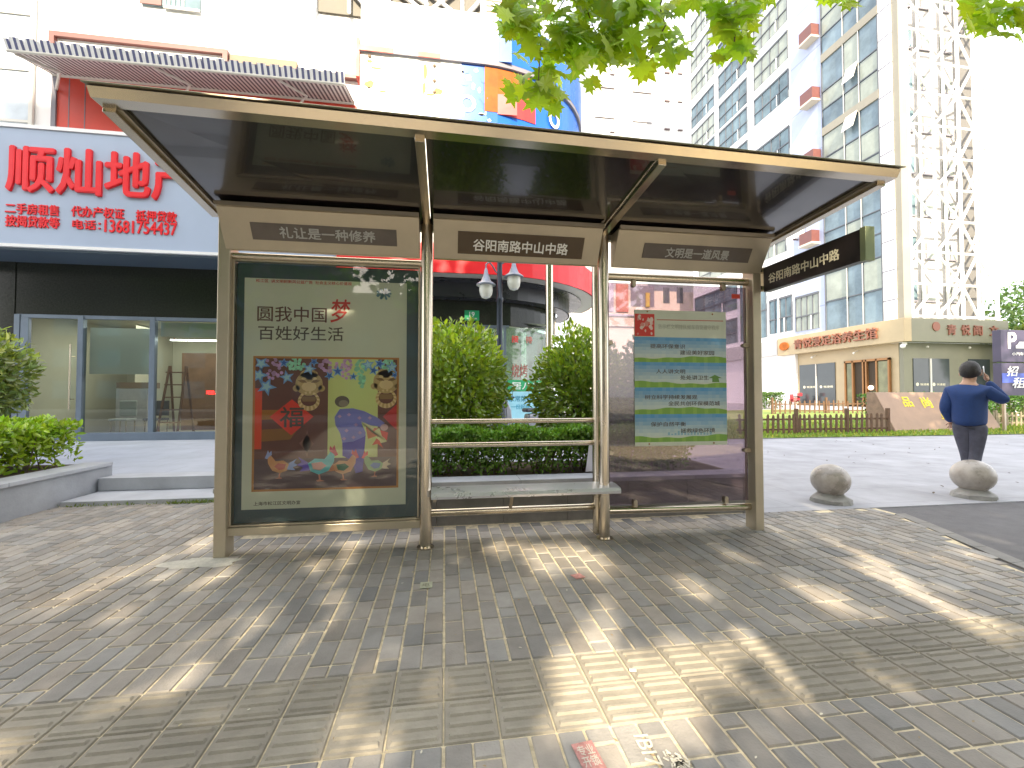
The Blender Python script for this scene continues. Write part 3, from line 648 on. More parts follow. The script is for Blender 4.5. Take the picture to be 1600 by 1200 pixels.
for k in range(22):
    cx, cy = rn.uniform(.03, .19), rn.uniform(.045, .18); r = rn.uniform(.010, .026); m.cur = (.62, .50, .44) if k % 3 else (.55, .22, .18)
    m.add([NP(cx + r * math.cos(t) * rn.uniform(.6, 1.2), cy + r * math.sin(t) * rn.uniform(.6, 1.2), 1.6 + k * .02) for t in [j * 1.047 for j in range(6)]], [tuple(range(6))])
m.cur = (.40, .10, .06); m.add([NP(.24, .068, 1), NP(.97, .064, 1), NP(.97, .071, 1), NP(.24, .074, 1)], [(3, 2, 1, 0)])
me = m.mesh('papercut_square', fix=False); me.materials.append(M['art']); link('papercut_square', me, no)
text('告示栏文明排队候车自觉遵守秩序', NP(.59, .12, 1), XR, ZU, .66, .05, mat('pale_ink', (.34, .36, .30), .6), no, bold=0, depth=.001)
for u, v in ((.14, .012), (.85, .018), (.15, .985), (.85, .985)): MB().ball(NP(u, v, 2), .009, 8, 6).build('pin', M['bronze'], no)
# projecting black name board
bb = thing('name_board', (3.21, 3.5, 2.4), 'long black board with cream road name characters projecting from the right end post', 'sign')
bx('board', M['black_board'], bb, 3.195, 2.96, 2.395, 3.265, 4.02, 2.645, bevel=.003)
bx('end_cap', mat('olive_metal', (.26, .30, .17), .45, .4), bb, 3.188, 2.915, 2.388, 3.272, 2.962, 2.652, bevel=.003)
text('谷阳南路中山中路', (3.1945, 3.55, 2.512), (0, -1, 0), ZU, .80, .098, M['cream'], bb, bold=.03, depth=.002)
m = MB(); m.box(3.16, 4.03, 2.60, 3.20, 4.08, 2.64); m.box(3.16, 4.03, 2.42, 3.20, 4.08, 2.46); m.box(3.195, 4.02, 2.41, 3.25, 4.07, 2.65); m.build('bracket', M['steel'], bb)

# ================================================================== PLANTER WALL, HEDGES, BUSHES BEHIND THE SHELTER
pw = thing('planter_wall', (.7, 4.9, 0), 'low grey stone planter wall running just behind the shelter bench', 'wall')
m = MB(); x = -2.18
while x < 3.5:
    m.box(x + .002, 4.68, -.02, min(x + .698, 3.498), 5.9, .405); x += .70
m.build('wall_block', M['wallstone'], pw, bevel=.003)
m = MB(); x = -2.20
while x < 3.5:
    m.box(x + .002, 4.64, .407, min(x + .998, 3.52), 4.94, .452); x += 1.0
m.build('coping', M['stonecap'], pw, bevel=.005)
bx('soil', M['soil'], pw, -2.16, 4.945, .40, 3.48, 6.1, .425)
def bald(x, t):
    d = 1 if (.55 < x < 1.7) else .45
    return d * .3 if t < .5 else .03
hedge('low_hedge', -.9, 3.0, 5.0, 5.55, .42, .93, 'low clipped hedge with bare patches in the planter behind the shelter bench', 30000, (.16, .31, .045), 11, .052, bald=bald)
round_bush('round_bush', (.16, 6.0, 1.50), .72, .86, 'big glossy ball shaped bush left of the street lamp behind the bench', 6800, (.20, .29, .035), seed=21)
round_bush('round_bush', (1.88, 6.0, 1.42), .66, .84, 'big glossy ball shaped bush right of the street lamp behind the bench', 6800, (.18, .27, .04), seed=22)
round_bush('round_bush', (3.10, 6.0, 1.45), .62, .92, 'dark ball shaped bush seen through the right glass panel beside the notice', 8500, (.08, .12, .03), seed=23)
lbag = MB(); lbag.prism([(1.62, 4.97, .46), (1.74, 4.97, .46), (1.72, 4.96, .80), (1.66, 4.95, .80)], (.02, .04, 0)); 
tag(lbag.build('paper_bag', M['litter'], bevel=.004), 'small white paper bag stuck in the bare hedge behind the bench', 'bag')
# left planter
lw = thing('left_planter_wall', (-4.7, 4, 0), 'grey stone planter wall with pale coping at the left edge of the pavement', 'wall')
lw.name = 'planter_wall'
bx('wall_block', M['stone'], lw, -5.2, 1.0, -.02, -4.64, 7.05, .365, bevel=.004)
m = MB(); y = 1.0
while y < 7.0:
    m.box(-4.95, y + .002, .367, -4.60, min(y + 1.498, 7.08), .415); y += 1.5
m.build('coping', M['stonecap'], lw, bevel=.005)
bx('soil', M['soil'], lw, -9, 1.0, .2, -4.96, 7.0, .39)
h = hedge('bright_hedge', -8.2, -4.98, 3.6, 7.0, .39, .98, 'bright yellow green hedge in the left planter beside the steps', 42000, (.28, .42, .03), 31, .085)
round_bush('round_bush', (-7.05, 7.5, 1.60), .80, .85, 'round pale green bush cut by the left edge of the photo behind the bright hedge', 6200, (.20, .26, .08), seed=24, L=.11)
# weeds at the step foot
m = MB(); rn = random.Random(4)
for i in range(420):
    x = rn.uniform(-3.4, -2.2) if rn.random() < .7 else rn.uniform(-4.6, -2.2); y = 6.12 - rn.random() * .05
    oval_leaf(m, (x, y, 0), rdir(rn) + Vector((0, -.3, 1.2)), rdir(rn), rn.uniform(.02, .06), .012, leafcol((.14, .19, .05), .3, rn))
tag(m.build('weeds', M['bushleaf'], fix=False), 'thin line of weeds along the foot of the lowest step', 'weeds', kind='stuff')

# ================================================================== STREET LAMP
LX, LY = 1.16, 9.4
sl = thing('street_lamp', (LX, LY, PZ), 'dark iron street lamp with two hanging bell shaped glass lanterns behind the shelter', 'street lamp')
m = MB(); m.lathe([(.17, PZ), (.17, PZ + .1), (.11, PZ + .16), (.10, 1.9), (.085, 1.95), (.085, 2.0), (.07, 2.03), (.062, 3.35), (.08, 3.38), (.08, 3.44), (.06, 3.47), (.055, 4.35), (.085, 4.38), (.085, 4.43), (.06, 4.46), (.05, 5.05), (.02, 5.15)], (LX, LY, 0), 20)
m.build('pole', M['iron'], sl, smooth=True)
for s in (-1, 1):
    zz = 4.06 if s < 0 else 4.26
    m = MB(); pts = [(LX, LY, zz - .10), (LX + s * .08, LY - .02, zz - .06), (LX + s * .15, LY - .04, zz + .05), (LX + s * .23, LY - .06, zz + .14), (LX + s * .30, LY - .06, zz + .08), (LX + s * .30, LY - .06, zz - .02)]
    m.path([Vector(p) for p in pts], .016, 8); m.build('arm', M['ironlight'], sl, smooth=True)
    c = (LX + s * .30, LY - .06, 0)
    lan = MB().lathe([(.02, zz), (.035, zz - .04), (.06, zz - .16), (.11, zz - .28), (.21, zz - .35), (.21, zz - .37), (.15, zz - .37)], c, 24).build('lantern_shade', M['ironlight'], sl, smooth=True)
    MB().lathe([(.14, zz - .36), (.145, zz - .48), (.13, zz - .56), (.09, zz - .63), (.01, zz - .66)], c, 24).build('lantern_glass', M['lampglass'], lan, smooth=True)

# ================================================================== SHOP BUILDING (left and centre)
YF = 12.4; CX, CY, RI = 1.0, 15.2, 2.8
def ring_pts(off, x_start, a_end=100, step=6):
    """plan line of the facade pushed out by off: straight along X, then round the corner"""
    r = RI + off; pts = [(x_start, CY - r)]
    if x_start < CX: pts.append((CX, CY - r))
    a = 0 
    while a < a_end:
        a = min(a + step, a_end); pts.append((CX + r * math.sin(R(a)), CY - r * math.cos(R(a))))
    return pts
def ribbon(name, off, x0, z0, z1, m, par, a_end=100, thick=.04):
    A_, B_ = ring_pts(off, x0, a_end), ring_pts(off - thick, x0, a_end); b = MB()
    for i in range(len(A_) - 1):
        q = [A_[i], A_[i + 1], B_[i + 1], B_[i]]
        vs = [(x, y, z0) for x, y in q] + [(x, y, z1) for x, y in q]
        b.add(vs, [(3, 2, 1, 0), (4, 5, 6, 7), (0, 1, 5, 4), (2, 3, 7, 6)])
    return b.build(name, m, par, smooth=True)
def soffit(name, off0, off1, x0, z, m, par, a_end=100):
    A_, B_ = ring_pts(off0, x0, a_end), ring_pts(off1, x0, a_end); b = MB()
    for i in range(len(A_) - 1):
        b.quad((*A_[i], z), (*A_[i + 1], z), (*B_[i + 1], z), (*B_[i], z))
        b.quad((*B_[i], z + .06), (*B_[i + 1], z + .06), (*A_[i + 1], z + .06), (*A_[i], z + .06))
    return b.build(name, m, par, fix=False)
sb = thing('shop_building', (-2, 14, 0), 'white shop building with polished black ground floor and rounded right corner', 'building')
# black granite fascia with stepped dark soffits
ribbon('granite_fascia', 0, -14, 3.33, 4.02, M['granite'], sb)
ribbon('granite_fascia', 0, -14, 4.02, 4.62, M['granite'], sb, thick=.06)
soffit('soffit', .05, .45, -2.6, 4.00, M['soffit_d'], sb); ribbon('soffit_step', .45, -2.6, 4.00, 4.40, M['soffit_d'], sb)
soffit('soffit', .45, .85, -2.6, 4.40, M['soffit_d'], sb)
soffit('soffit', .85, 1.30, -2.6, 4.42, M['soffit_l'], sb)
ribbon('red_fascia', 1.3, -2.6, 4.42, 5.15, M['red'], sb)
ribbon('pale_fascia', 1.26, -2.6, 5.15, 8.2, M['whitewall'], sb)
soffit('roof_slab', 0, 1.3, -2.6, 8.2, M['whitewall'], sb)
# white upper wall and set-back upper parts
bx('upper_wall', M['whitewall'], sb, -10.1, YF + .02, 4.62, CX, YF + .3, 26)
ribbon('upper_wall', .0, CX - .01, 4.62, 11.6, M['whitewall'], sb, thick=.3)
ribbon('upper_cladding', .86, -2.16, 10.28, 11.55, M['whitewall'], sb, 110)
ribbon('upper_cladding_blue', .875, 1.75, 10.30, 11.50, M['board_blue'], sb, 110, thick=.012)
m = MB()
for X in (-1.05, .12, 1.25): m.box(X, CY - RI - .87, 10.3, X + .02, CY - RI - .855, 11.5)
m.build('cladding_joint', M['greytrim'], sb)
ribbon('ledge', .5, -2.16, 11.55, 11.66, M['greytrim'], sb)
ribbon('penthouse', .1, CX, 11.66, 16, M['whitewall'], sb)
# curtain glass on the far left
cg = bx('curtain_glass', mat('pale_curtain_glass', (.62, .68, .74), .08, 0, noise=(.9, .25), spec=1, coat=.5), sb, -14, YF + .0, 7.4, -10.1, YF + .2, 26)
m = MB()
for X in (-13.0, -11.35, -10.15): m.box(X, YF - .06, 7.4, X + .09, YF, 26)
for Z in (8.05, 9.35, 10.75, 12.1): m.box(-14, YF - .04, Z, -10.1, YF - .002, Z + .06)
m.build('mullion', M['framelight'], cg)
# red wall strip, framed opening, recess
bx('red_wall', M['redpaint'], sb, -9.6, YF - .10, 7.40, -2.40, YF + .02, 9.22)
m = MB(); [m.box(X, YF - .105, 7.4, X + .02, YF - .099, 9.2) for X in (-9.25, -8.9)]; m.box(-9.6, YF - .14, 7.4, -9.5, YF - .1, 9.2); m.build('red_wall_trim', M['greytrim'], sb)
m = MB(); m.box(-9.68, YF - .16, 10.22, -5.62, YF + .02, 10.34); m.box(-9.68, YF - .16, 9.30, -9.56, YF + .02, 10.22); m.box(-5.74, YF - .16, 9.30, -5.62, YF + .02, 10.22)
m.box(-4.6, YF - .13, 9.95, -2.3, YF + .02, 10.05); m.build('red_frame', M['shutter'], sb)
bx('frame_infill', M['white_and_glare'], sb, -9.56, YF - .06, 9.30, -5.74, YF + .02, 10.22)
bx('recess', M['browntrim'], sb, -5.60, YF - .08, 9.92, -3.95, YF + .02, 10.28); bx('recess_sill', M['beige'], sb, -5.60, YF - .14, 9.80, -3.95, YF + .02, 9.92)
# striped awning
aw = thing('awning', (-6, YF - .1, 9.2), 'long striped retractable awning over the red wall above the estate agent sign', 'awning')
m = MB(); n = 30
for i in range(n):
    xa, xb = -9.6 + 7.15 * i / n, -9.6 + 7.15 * (i + 1) / n
    m.add([(xa, YF - .1, 9.26), (xb, YF - .1, 9.26), (xb, YF - 1.25, 8.98), (xa, YF - 1.25, 8.98), (xa, YF - .1, 9.28), (xb, YF - .1, 9.28), (xb, YF - 1.25, 9.0), (xa, YF - 1.25, 9.0)], [(0, 3, 2, 1), (4, 5, 6, 7)])
m.build('canvas', M['awning'], aw, fix=False)
m = MB(); n = 72
for i in range(n):
    xa, xb = -9.6 + 7.15 * i / n, -9.6 + 7.15 * (i + 1) / n; d = .05 * abs(math.sin(i * math.pi / 3))
    m.prism([(xa, YF - 1.27, 9.0), (xb, YF - 1.27, 9.0), (xb, YF - 1.36, 9.17 + d), (xa, YF - 1.36, 9.17 + d)], (0, .012, 0))
m.build('valance', M['valance'], aw)
m = MB(); m.tube((-9.6, YF - 1.25, 8.97), (-2.45, YF - 1.25, 8.97), .035, n=10); m.tube((-9.6, YF - .12, 9.27), (-2.45, YF - .12, 9.27), .06, n=10)
for X in (-9.5, -6.7, -4.0): m.path([Vector((X, YF - .12, 8.9)), Vector((X + .5, YF - .7, 8.95)), Vector((X, YF - 1.2, 8.95))], .03, 8)
m.build('awning_frame', M['framelight'], aw, smooth=True)
# windows, trusses and louvres at the top
wi = MB().box(-7.72, YF - .03, 11.38, -6.35, YF + .02, 13.2).build('window', M['pane'], sb)
bx('red_shutter', M['shutter'], wi, -7.75, YF - .06, 11.38, -7.25, YF - .031, 13.2)
m = MB(); [m.box(X, YF - .07, 11.35, X + .04, YF - .032, 13.2) for X in [-7.2 + .11 * i for i in range(5)]]; m.box(-7.2, YF - .07, 11.33, -6.35, YF - .032, 11.38); m.build('grille', M['white'], wi)
wi = MB().box(-9.1, YF - .03, 11.45, -8.3, YF + .02, 13.2).build('window', M['shutter'], sb)
dk = bx('truss_recess', mat('recess_grey', (.10, .09, .07), .6, noise=(.8, .3)), sb, -3.45, YF - .04, 11.75, 1.0, YF + .02, 14)
m = MB()
for X in (-3.5, -2.6, -1.55, -.55, .45, 1.0): m.tube((X, YF - .18, 11.7), (X, YF - .18, 14), .05, n=8)
for a, b in (((-2.6, 12.4), (-2.0, 11.75)), ((-2.6, 13.4), (-.55, 11.95)), ((-1.55, 12.9), (-.5, 12.2)), ((-.55, 11.95), (.4, 12.9)), ((.45, 11.9), (-.5, 12.6)), ((.45, 11.9), (1.0, 12.6)), ((-.5, 11.9), (.45, 11.9)), ((-2.6, 12.3), (-3.4, 13.4))):
    m.tube((a[0], YF - .16, a[1]), (b[0], YF - .16, b[1]), .055, n=8)
m.build('white_truss', M['whitewall'], sb, smooth=True)
bx('louvre', M['louvre'], sb, 1.12, YF - .12, 11.70, 1.75, YF + .0, 14)
# ground floor shopfront: frames, glass, interiors
for xa, xb, nm in ((-14, -10.35, 0), ):
    bx('granite_pier', M['granite'], sb, xa, YF - .02, PZ, xb, YF + .3, 4.62)
bx('sill', M['alu'], sb, -10.0, YF - .06, PZ, 1.85, YF + .12, .42, bevel=.005)
fr = MB()
for X in (-10.33, -8.97, -7.37, -5.7, -4.1, -2.5, -.9): fr.box(X, YF - .05, PZ + .02, X + .12, YF + .08, 3.32)
fr.box(-10.3, YF - .03, 3.24, 1.8, YF + .08, 3.329)
fr.box(-10.2, YF - .04, PZ + .03, -10.03, YF + .05, 3.24)
fr.build('shopfront_frame', M['alu'], sb, bevel=.005)
MB().quad((-10.0, YF + .02, .3), (-.8, YF + .02, .3), (-.8, YF + .02, 3.24), (-10.0, YF + .02, 3.24)).build('shop_window', M['glass'], sb, fix=False)
MB().quad((-.78, YF + .02, .3), (1.7, YF + .02, .3), (1.7, YF + .02, 3.24), (-.78, YF + .02, 3.24)).build('shop_window', M['glass'], sb, fix=False)
dh = MB(); dh.tube((-9.06, YF - .12, 1.0), (-9.06, YF - .12, 2.6), .016, n=10)
for Z in (1.25, 2.3): dh.tube((-9.06, YF - .12, Z), (-9.06, YF + .02, Z), .010, n=8)
dh.build('door_handle', M['steel'], sb, smooth=True)
# rooms
m = MB()
m.quad((-10.3, 16.2, .22), (-.9, 16.2, .22), (-.9, 16.2, 3.5), (-10.3, 16.2, 3.5)); m.quad((-10.3, YF + .3, .22), (-10.3, 16.2, .22), (-10.3, 16.2, 3.5), (-10.3, YF + .3, 3.5))
m.quad((-.9, 16.2, .22), (-.9, YF + .3, .22), (-.9, YF + .3, 3.5), (-.9, 16.2, 3.5)); m.quad((-10.3, YF + .3, 3.45), (-10.3, 16.2, 3.45), (-.9, 16.2, 3.45), (-.9, YF + .3, 3.45))
m.quad((-8.95, 14.4, .22), (-8.95, 16.2, .22), (-8.95, 16.2, 3.45), (-8.95, 14.4, 3.45))
m.quad((-.88, 15.6, .22), (3.0, 15.6, .22), (3.0, 15.6, 3.5), (-.88, 15.6, 3.5)); m.quad((-.88, YF + .3, 3.45), (-.88, 15.6, 3.45), (3.0, 15.6, 3.45), (3.0, YF + .3, 3.45))
m.build('room_wall', M['room'], sb, fix=False)
MB().quad((-10.3, YF + .1, .235), (3.2, YF + .1, .235), (3.2, 16.2, .235), (-10.3, 16.2, .235)).build('room_floor', M['roomfloor'], sb, fix=False)
bx('roller_blind', M['blind'], sb, -8.82, YF + .14, 1.88, -7.40, YF + .16, 3.05)
bx('roller_blind', mat('grey_blind', (.42, .46, .42), .7), sb, -7.22, YF + .14, 2.86, -4.2, YF + .16, 3.22)
m = MB(); m.box(-7.2, YF + .5, 2.80, -5.4, YF + .55, 2.83); m.build('lamp_tube', M['tube'], sb)
bx('wall_cabinet', M['brownwood'], sb, -8.3, 15.5, .24, -5.0, 16.0, 2.7)
for nm, X in (('shop', -7.4), ('entrance', .6)):
    ld = bpy.data.lights.new(nm, 'AREA'); lo = bpy.data.objects.new('ceiling_lamp', ld); COL.objects.link(lo); ld.shape = 'RECTANGLE'
    ld.size = 4 if X < 0 else 1.6; ld.size_y = 1.6; ld.energy = 45 if X < 0 else 40; ld.color = (1, .96, .84); lo.location = (X, 14.2, 3.4)
    tag(lo, 'lit ceiling lamp panel inside the %s' % ('agency room' if X < 0 else 'entrance room'), 'lamp')
led = text('理发店', (-5.92, YF + .35, 1.42), XR, ZU, .62, .10, M['led'], sb, 'led_sign', bold=.02, depth=.02)
# shop furniture
lad = thing('step_ladder', (-7.4, 13.2, .24), 'wooden step ladder standing inside the agency window', 'ladder')
m = MB()
for s in (0, .5):
    m.bar((-7.55 + s, 13.0, .24), (-7.45 + s * .8, 13.35, 2.15), .05, .03); m.bar((-7.55 + s, 13.8, .24), (-7.45 + s * .8, 13.38, 2.15), .05, .03)
m.build('rail', M['wood'], lad)
for k in range(5): z = .6 + k * .34; bx('rung', M['wood'], lad, -7.52, 13.05 + .063 * k, z, -7.04, 13.17 + .063 * k, z + .03)
def chair(x, y, col, lab):
    t = thing('office_chair', (x, y, .24), lab, 'chair', 'chairs in the agency')
    bx('seat', col, t, x - .22, y - .2, .66, x + .22, y + .22, .72, bevel=.02); bx('backrest', col, t, x - .21, y + .18, .78, x + .21, y + .23, 1.2, bevel=.02)
    for a in (-.18, .18):
        for b in (-.16, .18): m = MB(); m.tube((x + a, y + b, .24), (x + a, y + b, .66), .014, n=8); m.build('leg', M['steel'], t)
dkc = mat('dark_chair', (.06, .07, .08), .6)
chair(-7.85, 13.5, dkc, 'dark chair behind the right side of the roller blind'); chair(-8.6, 13.4, mat('grey_chair', (.30, .34, .34), .6), 'grey chair just inside the agency door')
t = thing('reception_desk', (-8.4, 14.6, .24), 'pale desk with dark shelf standing in the agency behind the blind', 'desk')
bx('desk_top', M['browntrim'], t, -9.3, 14.2, 1.55, -8.4, 14.6, 1.72); bx('desk_body', M['stonecap'], t, -9.3, 14.2, .24, -8.5, 14.6, 1.54)
# rounded corner glazing, entrance door
fd = thing('entrance_door', (2.2, YF, PZ), 'glass entrance door with red characters, green shop strip and pale blue price bill', 'door')
m = MB(); m.box(1.62, YF - .14, PZ, 1.70, YF - .04, 3.30); m.box(2.95, YF + .25, PZ, 3.05, YF + .35, 3.3); m.build('frame', M['alu'], fd)
MB().quad((1.70, YF - .08, .25), (2.98, YF + .28, .25), (2.98, YF + .28, 3.28), (1.70, YF - .08, 3.28)).build('pane', glass_mat('door_glass', (.55, .66, .60), .03, .05, milky=.28, milk=(.42, .52, .44)), fd, fix=False)
DR = Vector((1.28, .36, 0)).normalized(); DN = DR.cross(Vector((0, 0, 1)))
def DP(u, z, d=.01): return Vector((1.70, YF - .08, 0)) + DR * u + Vector((0, 0, z)) + DN * d
def dq(name, u0, u1, z0, z1, mm, d=.008): MB().prism([DP(u0, z0, d), DP(u1, z0, d), DP(u1, z1, d), DP(u0, z1, d)], DN * .003).build(name, mm, fd)
dq('green_strip', .05, 1.28, 1.46, 1.78, M['green']); text('居八戒', DP(.66, 1.62, .013), DR, ZU, 1.0, .22, M['white'], fd, bold=.02, depth=.003)
dq('blue_bill', .05, 1.28, .45, 1.45, M['bluebill']); text('家常菜肴', DP(.45, 1.25, .013), DR, ZU, .72, .17, mat('teal_ink', (.03, .25, .38), .5), fd, bold=.02, depth=.003)
text('一份起送', DP(.45, 1.02, .013), DR, ZU, .6, .14, mat('teal_ink_b', (.05, .35, .5), .5), fd, bold=.02, depth=.003)
text('接', DP(.28, 2.95, .013), DR, ZU, .22, .2, M['red'], fd, bold=.03, depth=.003); text('烧烤', DP(.42, 2.05, .013), DR, ZU, .50, .38, mat('faded_red', (.38, .12, .10), .5), fd, bold=.01, depth=.003)
text('待', DP(.72, 2.95, .013), DR, ZU, .22, .2, mat('faded_red_b', (.6, .16, .12), .5), fd, bold=.03, depth=.003)
gg = ribbon('corner_glazing', -.3, 2.9, PZ, 3.33, M['glass'], sb)
m = MB(); 
for a in (60, 85): x, y = CX + (RI - .25) * math.sin(R(a)), CY - (RI - .25) * math.cos(R(a)); m.tube((x, y, PZ), (x, y, 3.33), .05, n=10)
m.build('corner_mullion', M['alu'], sb)
# chandelier seen behind the left bush
ch = thing('chandelier', (.55, 13.6, 3.2), 'lit chandelier of small white globes inside the entrance window', 'chandelier')
m = MB(); m.tube((.55, 13.6, 3.45), (.55, 13.6, 2.9), .02, n=8)
for i in range(10): a = i * .628; m.path([Vector((.55, 13.6, 2.95)), Vector((.55 + .35 * math.cos(a), 13.6 + .35 * math.sin(a), 2.85))], .012, 6)
m.build('frame', M['bronze'], ch)
for i in range(10): a = i * .628; MB().ball((.55 + .42 * math.cos(a), 13.6 + .42 * math.sin(a), 2.92), .075, 12, 8).build('globe', M['bulb'], ch, smooth=True)
np_ = thing('house_number', (.74, YF - .03, 3.5), 'small green house number plate on the black fascia above the left bush', 'sign')
bx('plate', M['green'], np_, .54, YF - .03, 3.45, .95, YF - .003, 3.73, bevel=.005); text('19', (.745, YF - .031, 3.62), XR, ZU, .15, .14, M['white'], np_, bold=.03, depth=.003)
text('谷阳南路', (.745, YF - .031, 3.50), XR, ZU, .3, .045, M['white'], np_, bold=.02, depth=.003)
# estate agent sign
YS = 11.3
es = thing('shop_sign', (-8, YS, 4.65), 'wide blue grey estate agent sign with big red raised characters and a phone number', 'sign')
bx('panel', M['bluegrey'], es, -14, YS, 4.72, -2.66, YS + .9, 7.34, bevel=.01)
m = MB(); m.box(-14, YS - .03, 4.65, -2.64, YS + .9, 4.718); m.box(-14, YS - .03, 7.342, -2.64, YS + 1.0, 7.42); m.build('trim', M['whitewall'], es)
bx('soffit', M['slateblue'], es, -14, YS + .05, 4.60, -2.66, YF - .0, 4.648)
def SG(px, py): p = gy(px, py, YS); return Vector((p.x, YS - .002, p.z))
def signtext(body, x0, y0, x1, y1, bold):
    a, b = SG(x0, (y0 + y1) / 2), SG(x1, (y0 + y1) / 2); c = (a + b) / 2; t, bt = SG((x0 + x1) / 2, y0), SG((x0 + x1) / 2, y1)
    c.y = YS - .002; text(body, c, XR, ZU, b.x - a.x, t.z - bt.z, M['red'], es, 'raised_lettering', bold=bold, depth=.06 if y1 - y0 > 40 else .025)
signtext('顺灿地产', 12, 236, 306, 309, .035)
signtext('二手房租售', 9, 319, 93, 336, .035); signtext('按揭贷款等', 9, 338, 94, 356, .035)
signtext('代办产权证', 112, 324, 195, 341, .03); signtext('抵押贷款', 213, 330, 277, 347, .03)
signtext('电话：', 114, 344, 158, 359, .03); signtext('13681754437', 164, 346, 277, 366, .03)
# blue curved billboard
bl = thing('curved_billboard', (0, 11.6, 8.3), 'curved blue printed billboard with white painted sun glare wrapping the corner above the shelter roof', 'billboard')
ribbon('glare_white', .80, -2.18, 8.3, 10.18, M['white_and_glare'], bl, 1, thick=.06)  # sun glare on the left of the board, painted as a white panel
ribbon('print_blue', .8015, .40, 8.3, 10.18, M['board_blue'], bl, 105, thick=.0612)
ribbon('print_orange', .812, 1.02, 8.95, 10.16, M['board_orange'], bl, 22, thick=.008)
ribbon('print_red', .82, 1.9, 8.9, 9.45, M['board_red'], bl, 24, thick=.006)
ribbon('top_trim', .87, -2.2, 10.18, 10.30, M['greytrim'], bl, 106, thick=.12)
for a_ in ((-2.2, CY - RI - .89, 10.17, -1.35, CY - RI - .872, 10.31), (-.72, CY - RI - .89, 10.17, -.15, CY - RI - .872, 10.31), (-2.28, CY - RI - .86, 9.5, -2.19, CY - RI - .5, 10.5)): bx('red_trim', M['redpaint'], bl, *a_)
rn = random.Random(14); YB = CY - RI - .80
def blob(m, cx, cz, rx, rz, n=11):
    m.prism([(cx + rx * rn.uniform(.55, 1.2) * math.cos(t), YB - .004, cz + rz * rn.uniform(.55, 1.2) * math.sin(t)) for t in [2 * math.pi * i / n for i in range(n)]], (0, -.004, 0))
m = MB()
for cx, cz, rx, rz_ in ((.5, 9.95, .14, .05), (.47, 9.62, .17, .06), (1.0, 9.9, .12, .25), (1.0, 9.3, .10, .2), (-.45, 8.75, .2, .12), (.35, 8.62, .35, .1), (.95, 8.75, .2, .18), (-1.95, 9.2, .06, .08), (.2, 8.95, .1, .06)): blob(m, cx, cz, rx, rz_)
m.build('blue_print', M['board_blue'], bl)
for cx, cz, rx, rz_ in ((.40, 9.9, .07, .22), (.40, 9.4, .05, .18), (.60, 9.8, .09, .09), (.42, 8.9, .07, .2), (.80, 10.02, .07, .06), (.88, 9.5, .05, .07), (.95, 8.85, .1, .04), (1.15, 8.7, .06, .04), (.72, 9.6, .05, .1)): m = MB(); blob(m, cx, cz, rx, rz_, 17); m.build('glare_blot', M['white_and_glare'], bl)  # jagged white patches of sun glare painted over the blue
for cx, cz, rx, rz_ in ((-1.95, 9.95, .08, .05), (-1.8, 9.8, .14, .03), (-1.95, 9.35, .13, .12), (-1.62, 9.2, .12, .03), (-.55, 9.85, .06, .28), (-.57, 9.4, .05, .2), (-.4, 9.25, .15, .04), (-.18, 9.35, .14, .10)): m = MB(); blob(m, cx, cz, rx, rz_); m.build('ochre_print', M['board_yellow'], bl)
text('O', (.56, YB - .012, 9.10), XR, ZU, .46, .46, M['white_and_glare'], bl, 'letter', bold=.05, depth=.01)
def ringp(a, z, off): r = RI + off; return Vector((CX + r * math.sin(R(a)), CY - r * math.cos(R(a)), z)), Vector((math.cos(R(a)), math.sin(R(a)), 0))
p, d = ringp(35, 9.30, .84); text('O', p, d, ZU, .46, .52, M['white_and_glare'], bl, 'letter', bold=.04, depth=.01)
p, d = ringp(57, 9.25, .84); text('岗', p, d, ZU, .5, .55, M['white_and_glare'], bl, 'letter', bold=.03, depth=.01)
for cx, cz in ((-.3, 10.02), (-.3, 9.62), (-.3, 9.32), (-1.95, 10.08)): MB().ball((cx, YB - .01, cz), .045, 10, 6).build('stud', M['browntrim'], bl)
# slim steel mast near the right bush
mm_ = MB(); mm_.tube((1.92, 8.0, PZ), (1.92, 8.0, 4.4), .07, n=18); mm_.tube((1.92, 8.0, PZ), (1.92, 8.0, PZ + .03), .13, n=18)
tag(mm_.build('steel_post', M['steel'], smooth=True), 'plain stainless steel post rising behind the right ball bush', 'post')

# ================================================================== TOWER ON THE RIGHT
TX, TY = 31.0, 25.7
tw = thing('apartment_tower', (38, 35, .45), 'tall pale apartment tower with blue glass corner and white lattice front', 'building')
bx('side_wall', M['towerpanel'], tw, TX, 31.9, 6.6, TX + 10, 35.2, 62); bx('side_wall', M['towerwhite'], tw, TX, 35.2, 0.4, TX + 10, 51.4, 62)
bx('front_wall', mat('shade_grey_front', (.40, .39, .38), .7, noise=(.6, .25)), tw, TX + .9, TY + 1.3, 6.6, 39.3, 35.1, 62)  # shade behind the lattice is put into this darker grey paint
bx('corner_pier', M['towerbeige'], tw, TX + .05, TY, 6.6, TX + .66, TY + .45, 62)
bx('corner_column', M['towerwhite'], tw, TX - .03, TY + .45, 6.6, TX + .9, TY + 1.35, 62)
z = 8.0
while z < 60: bx('column_joint', M['greytrim'], tw, TX - .05, TY + .44, z, TX + .3, TY + 1.36, z + .07); z += 2.1
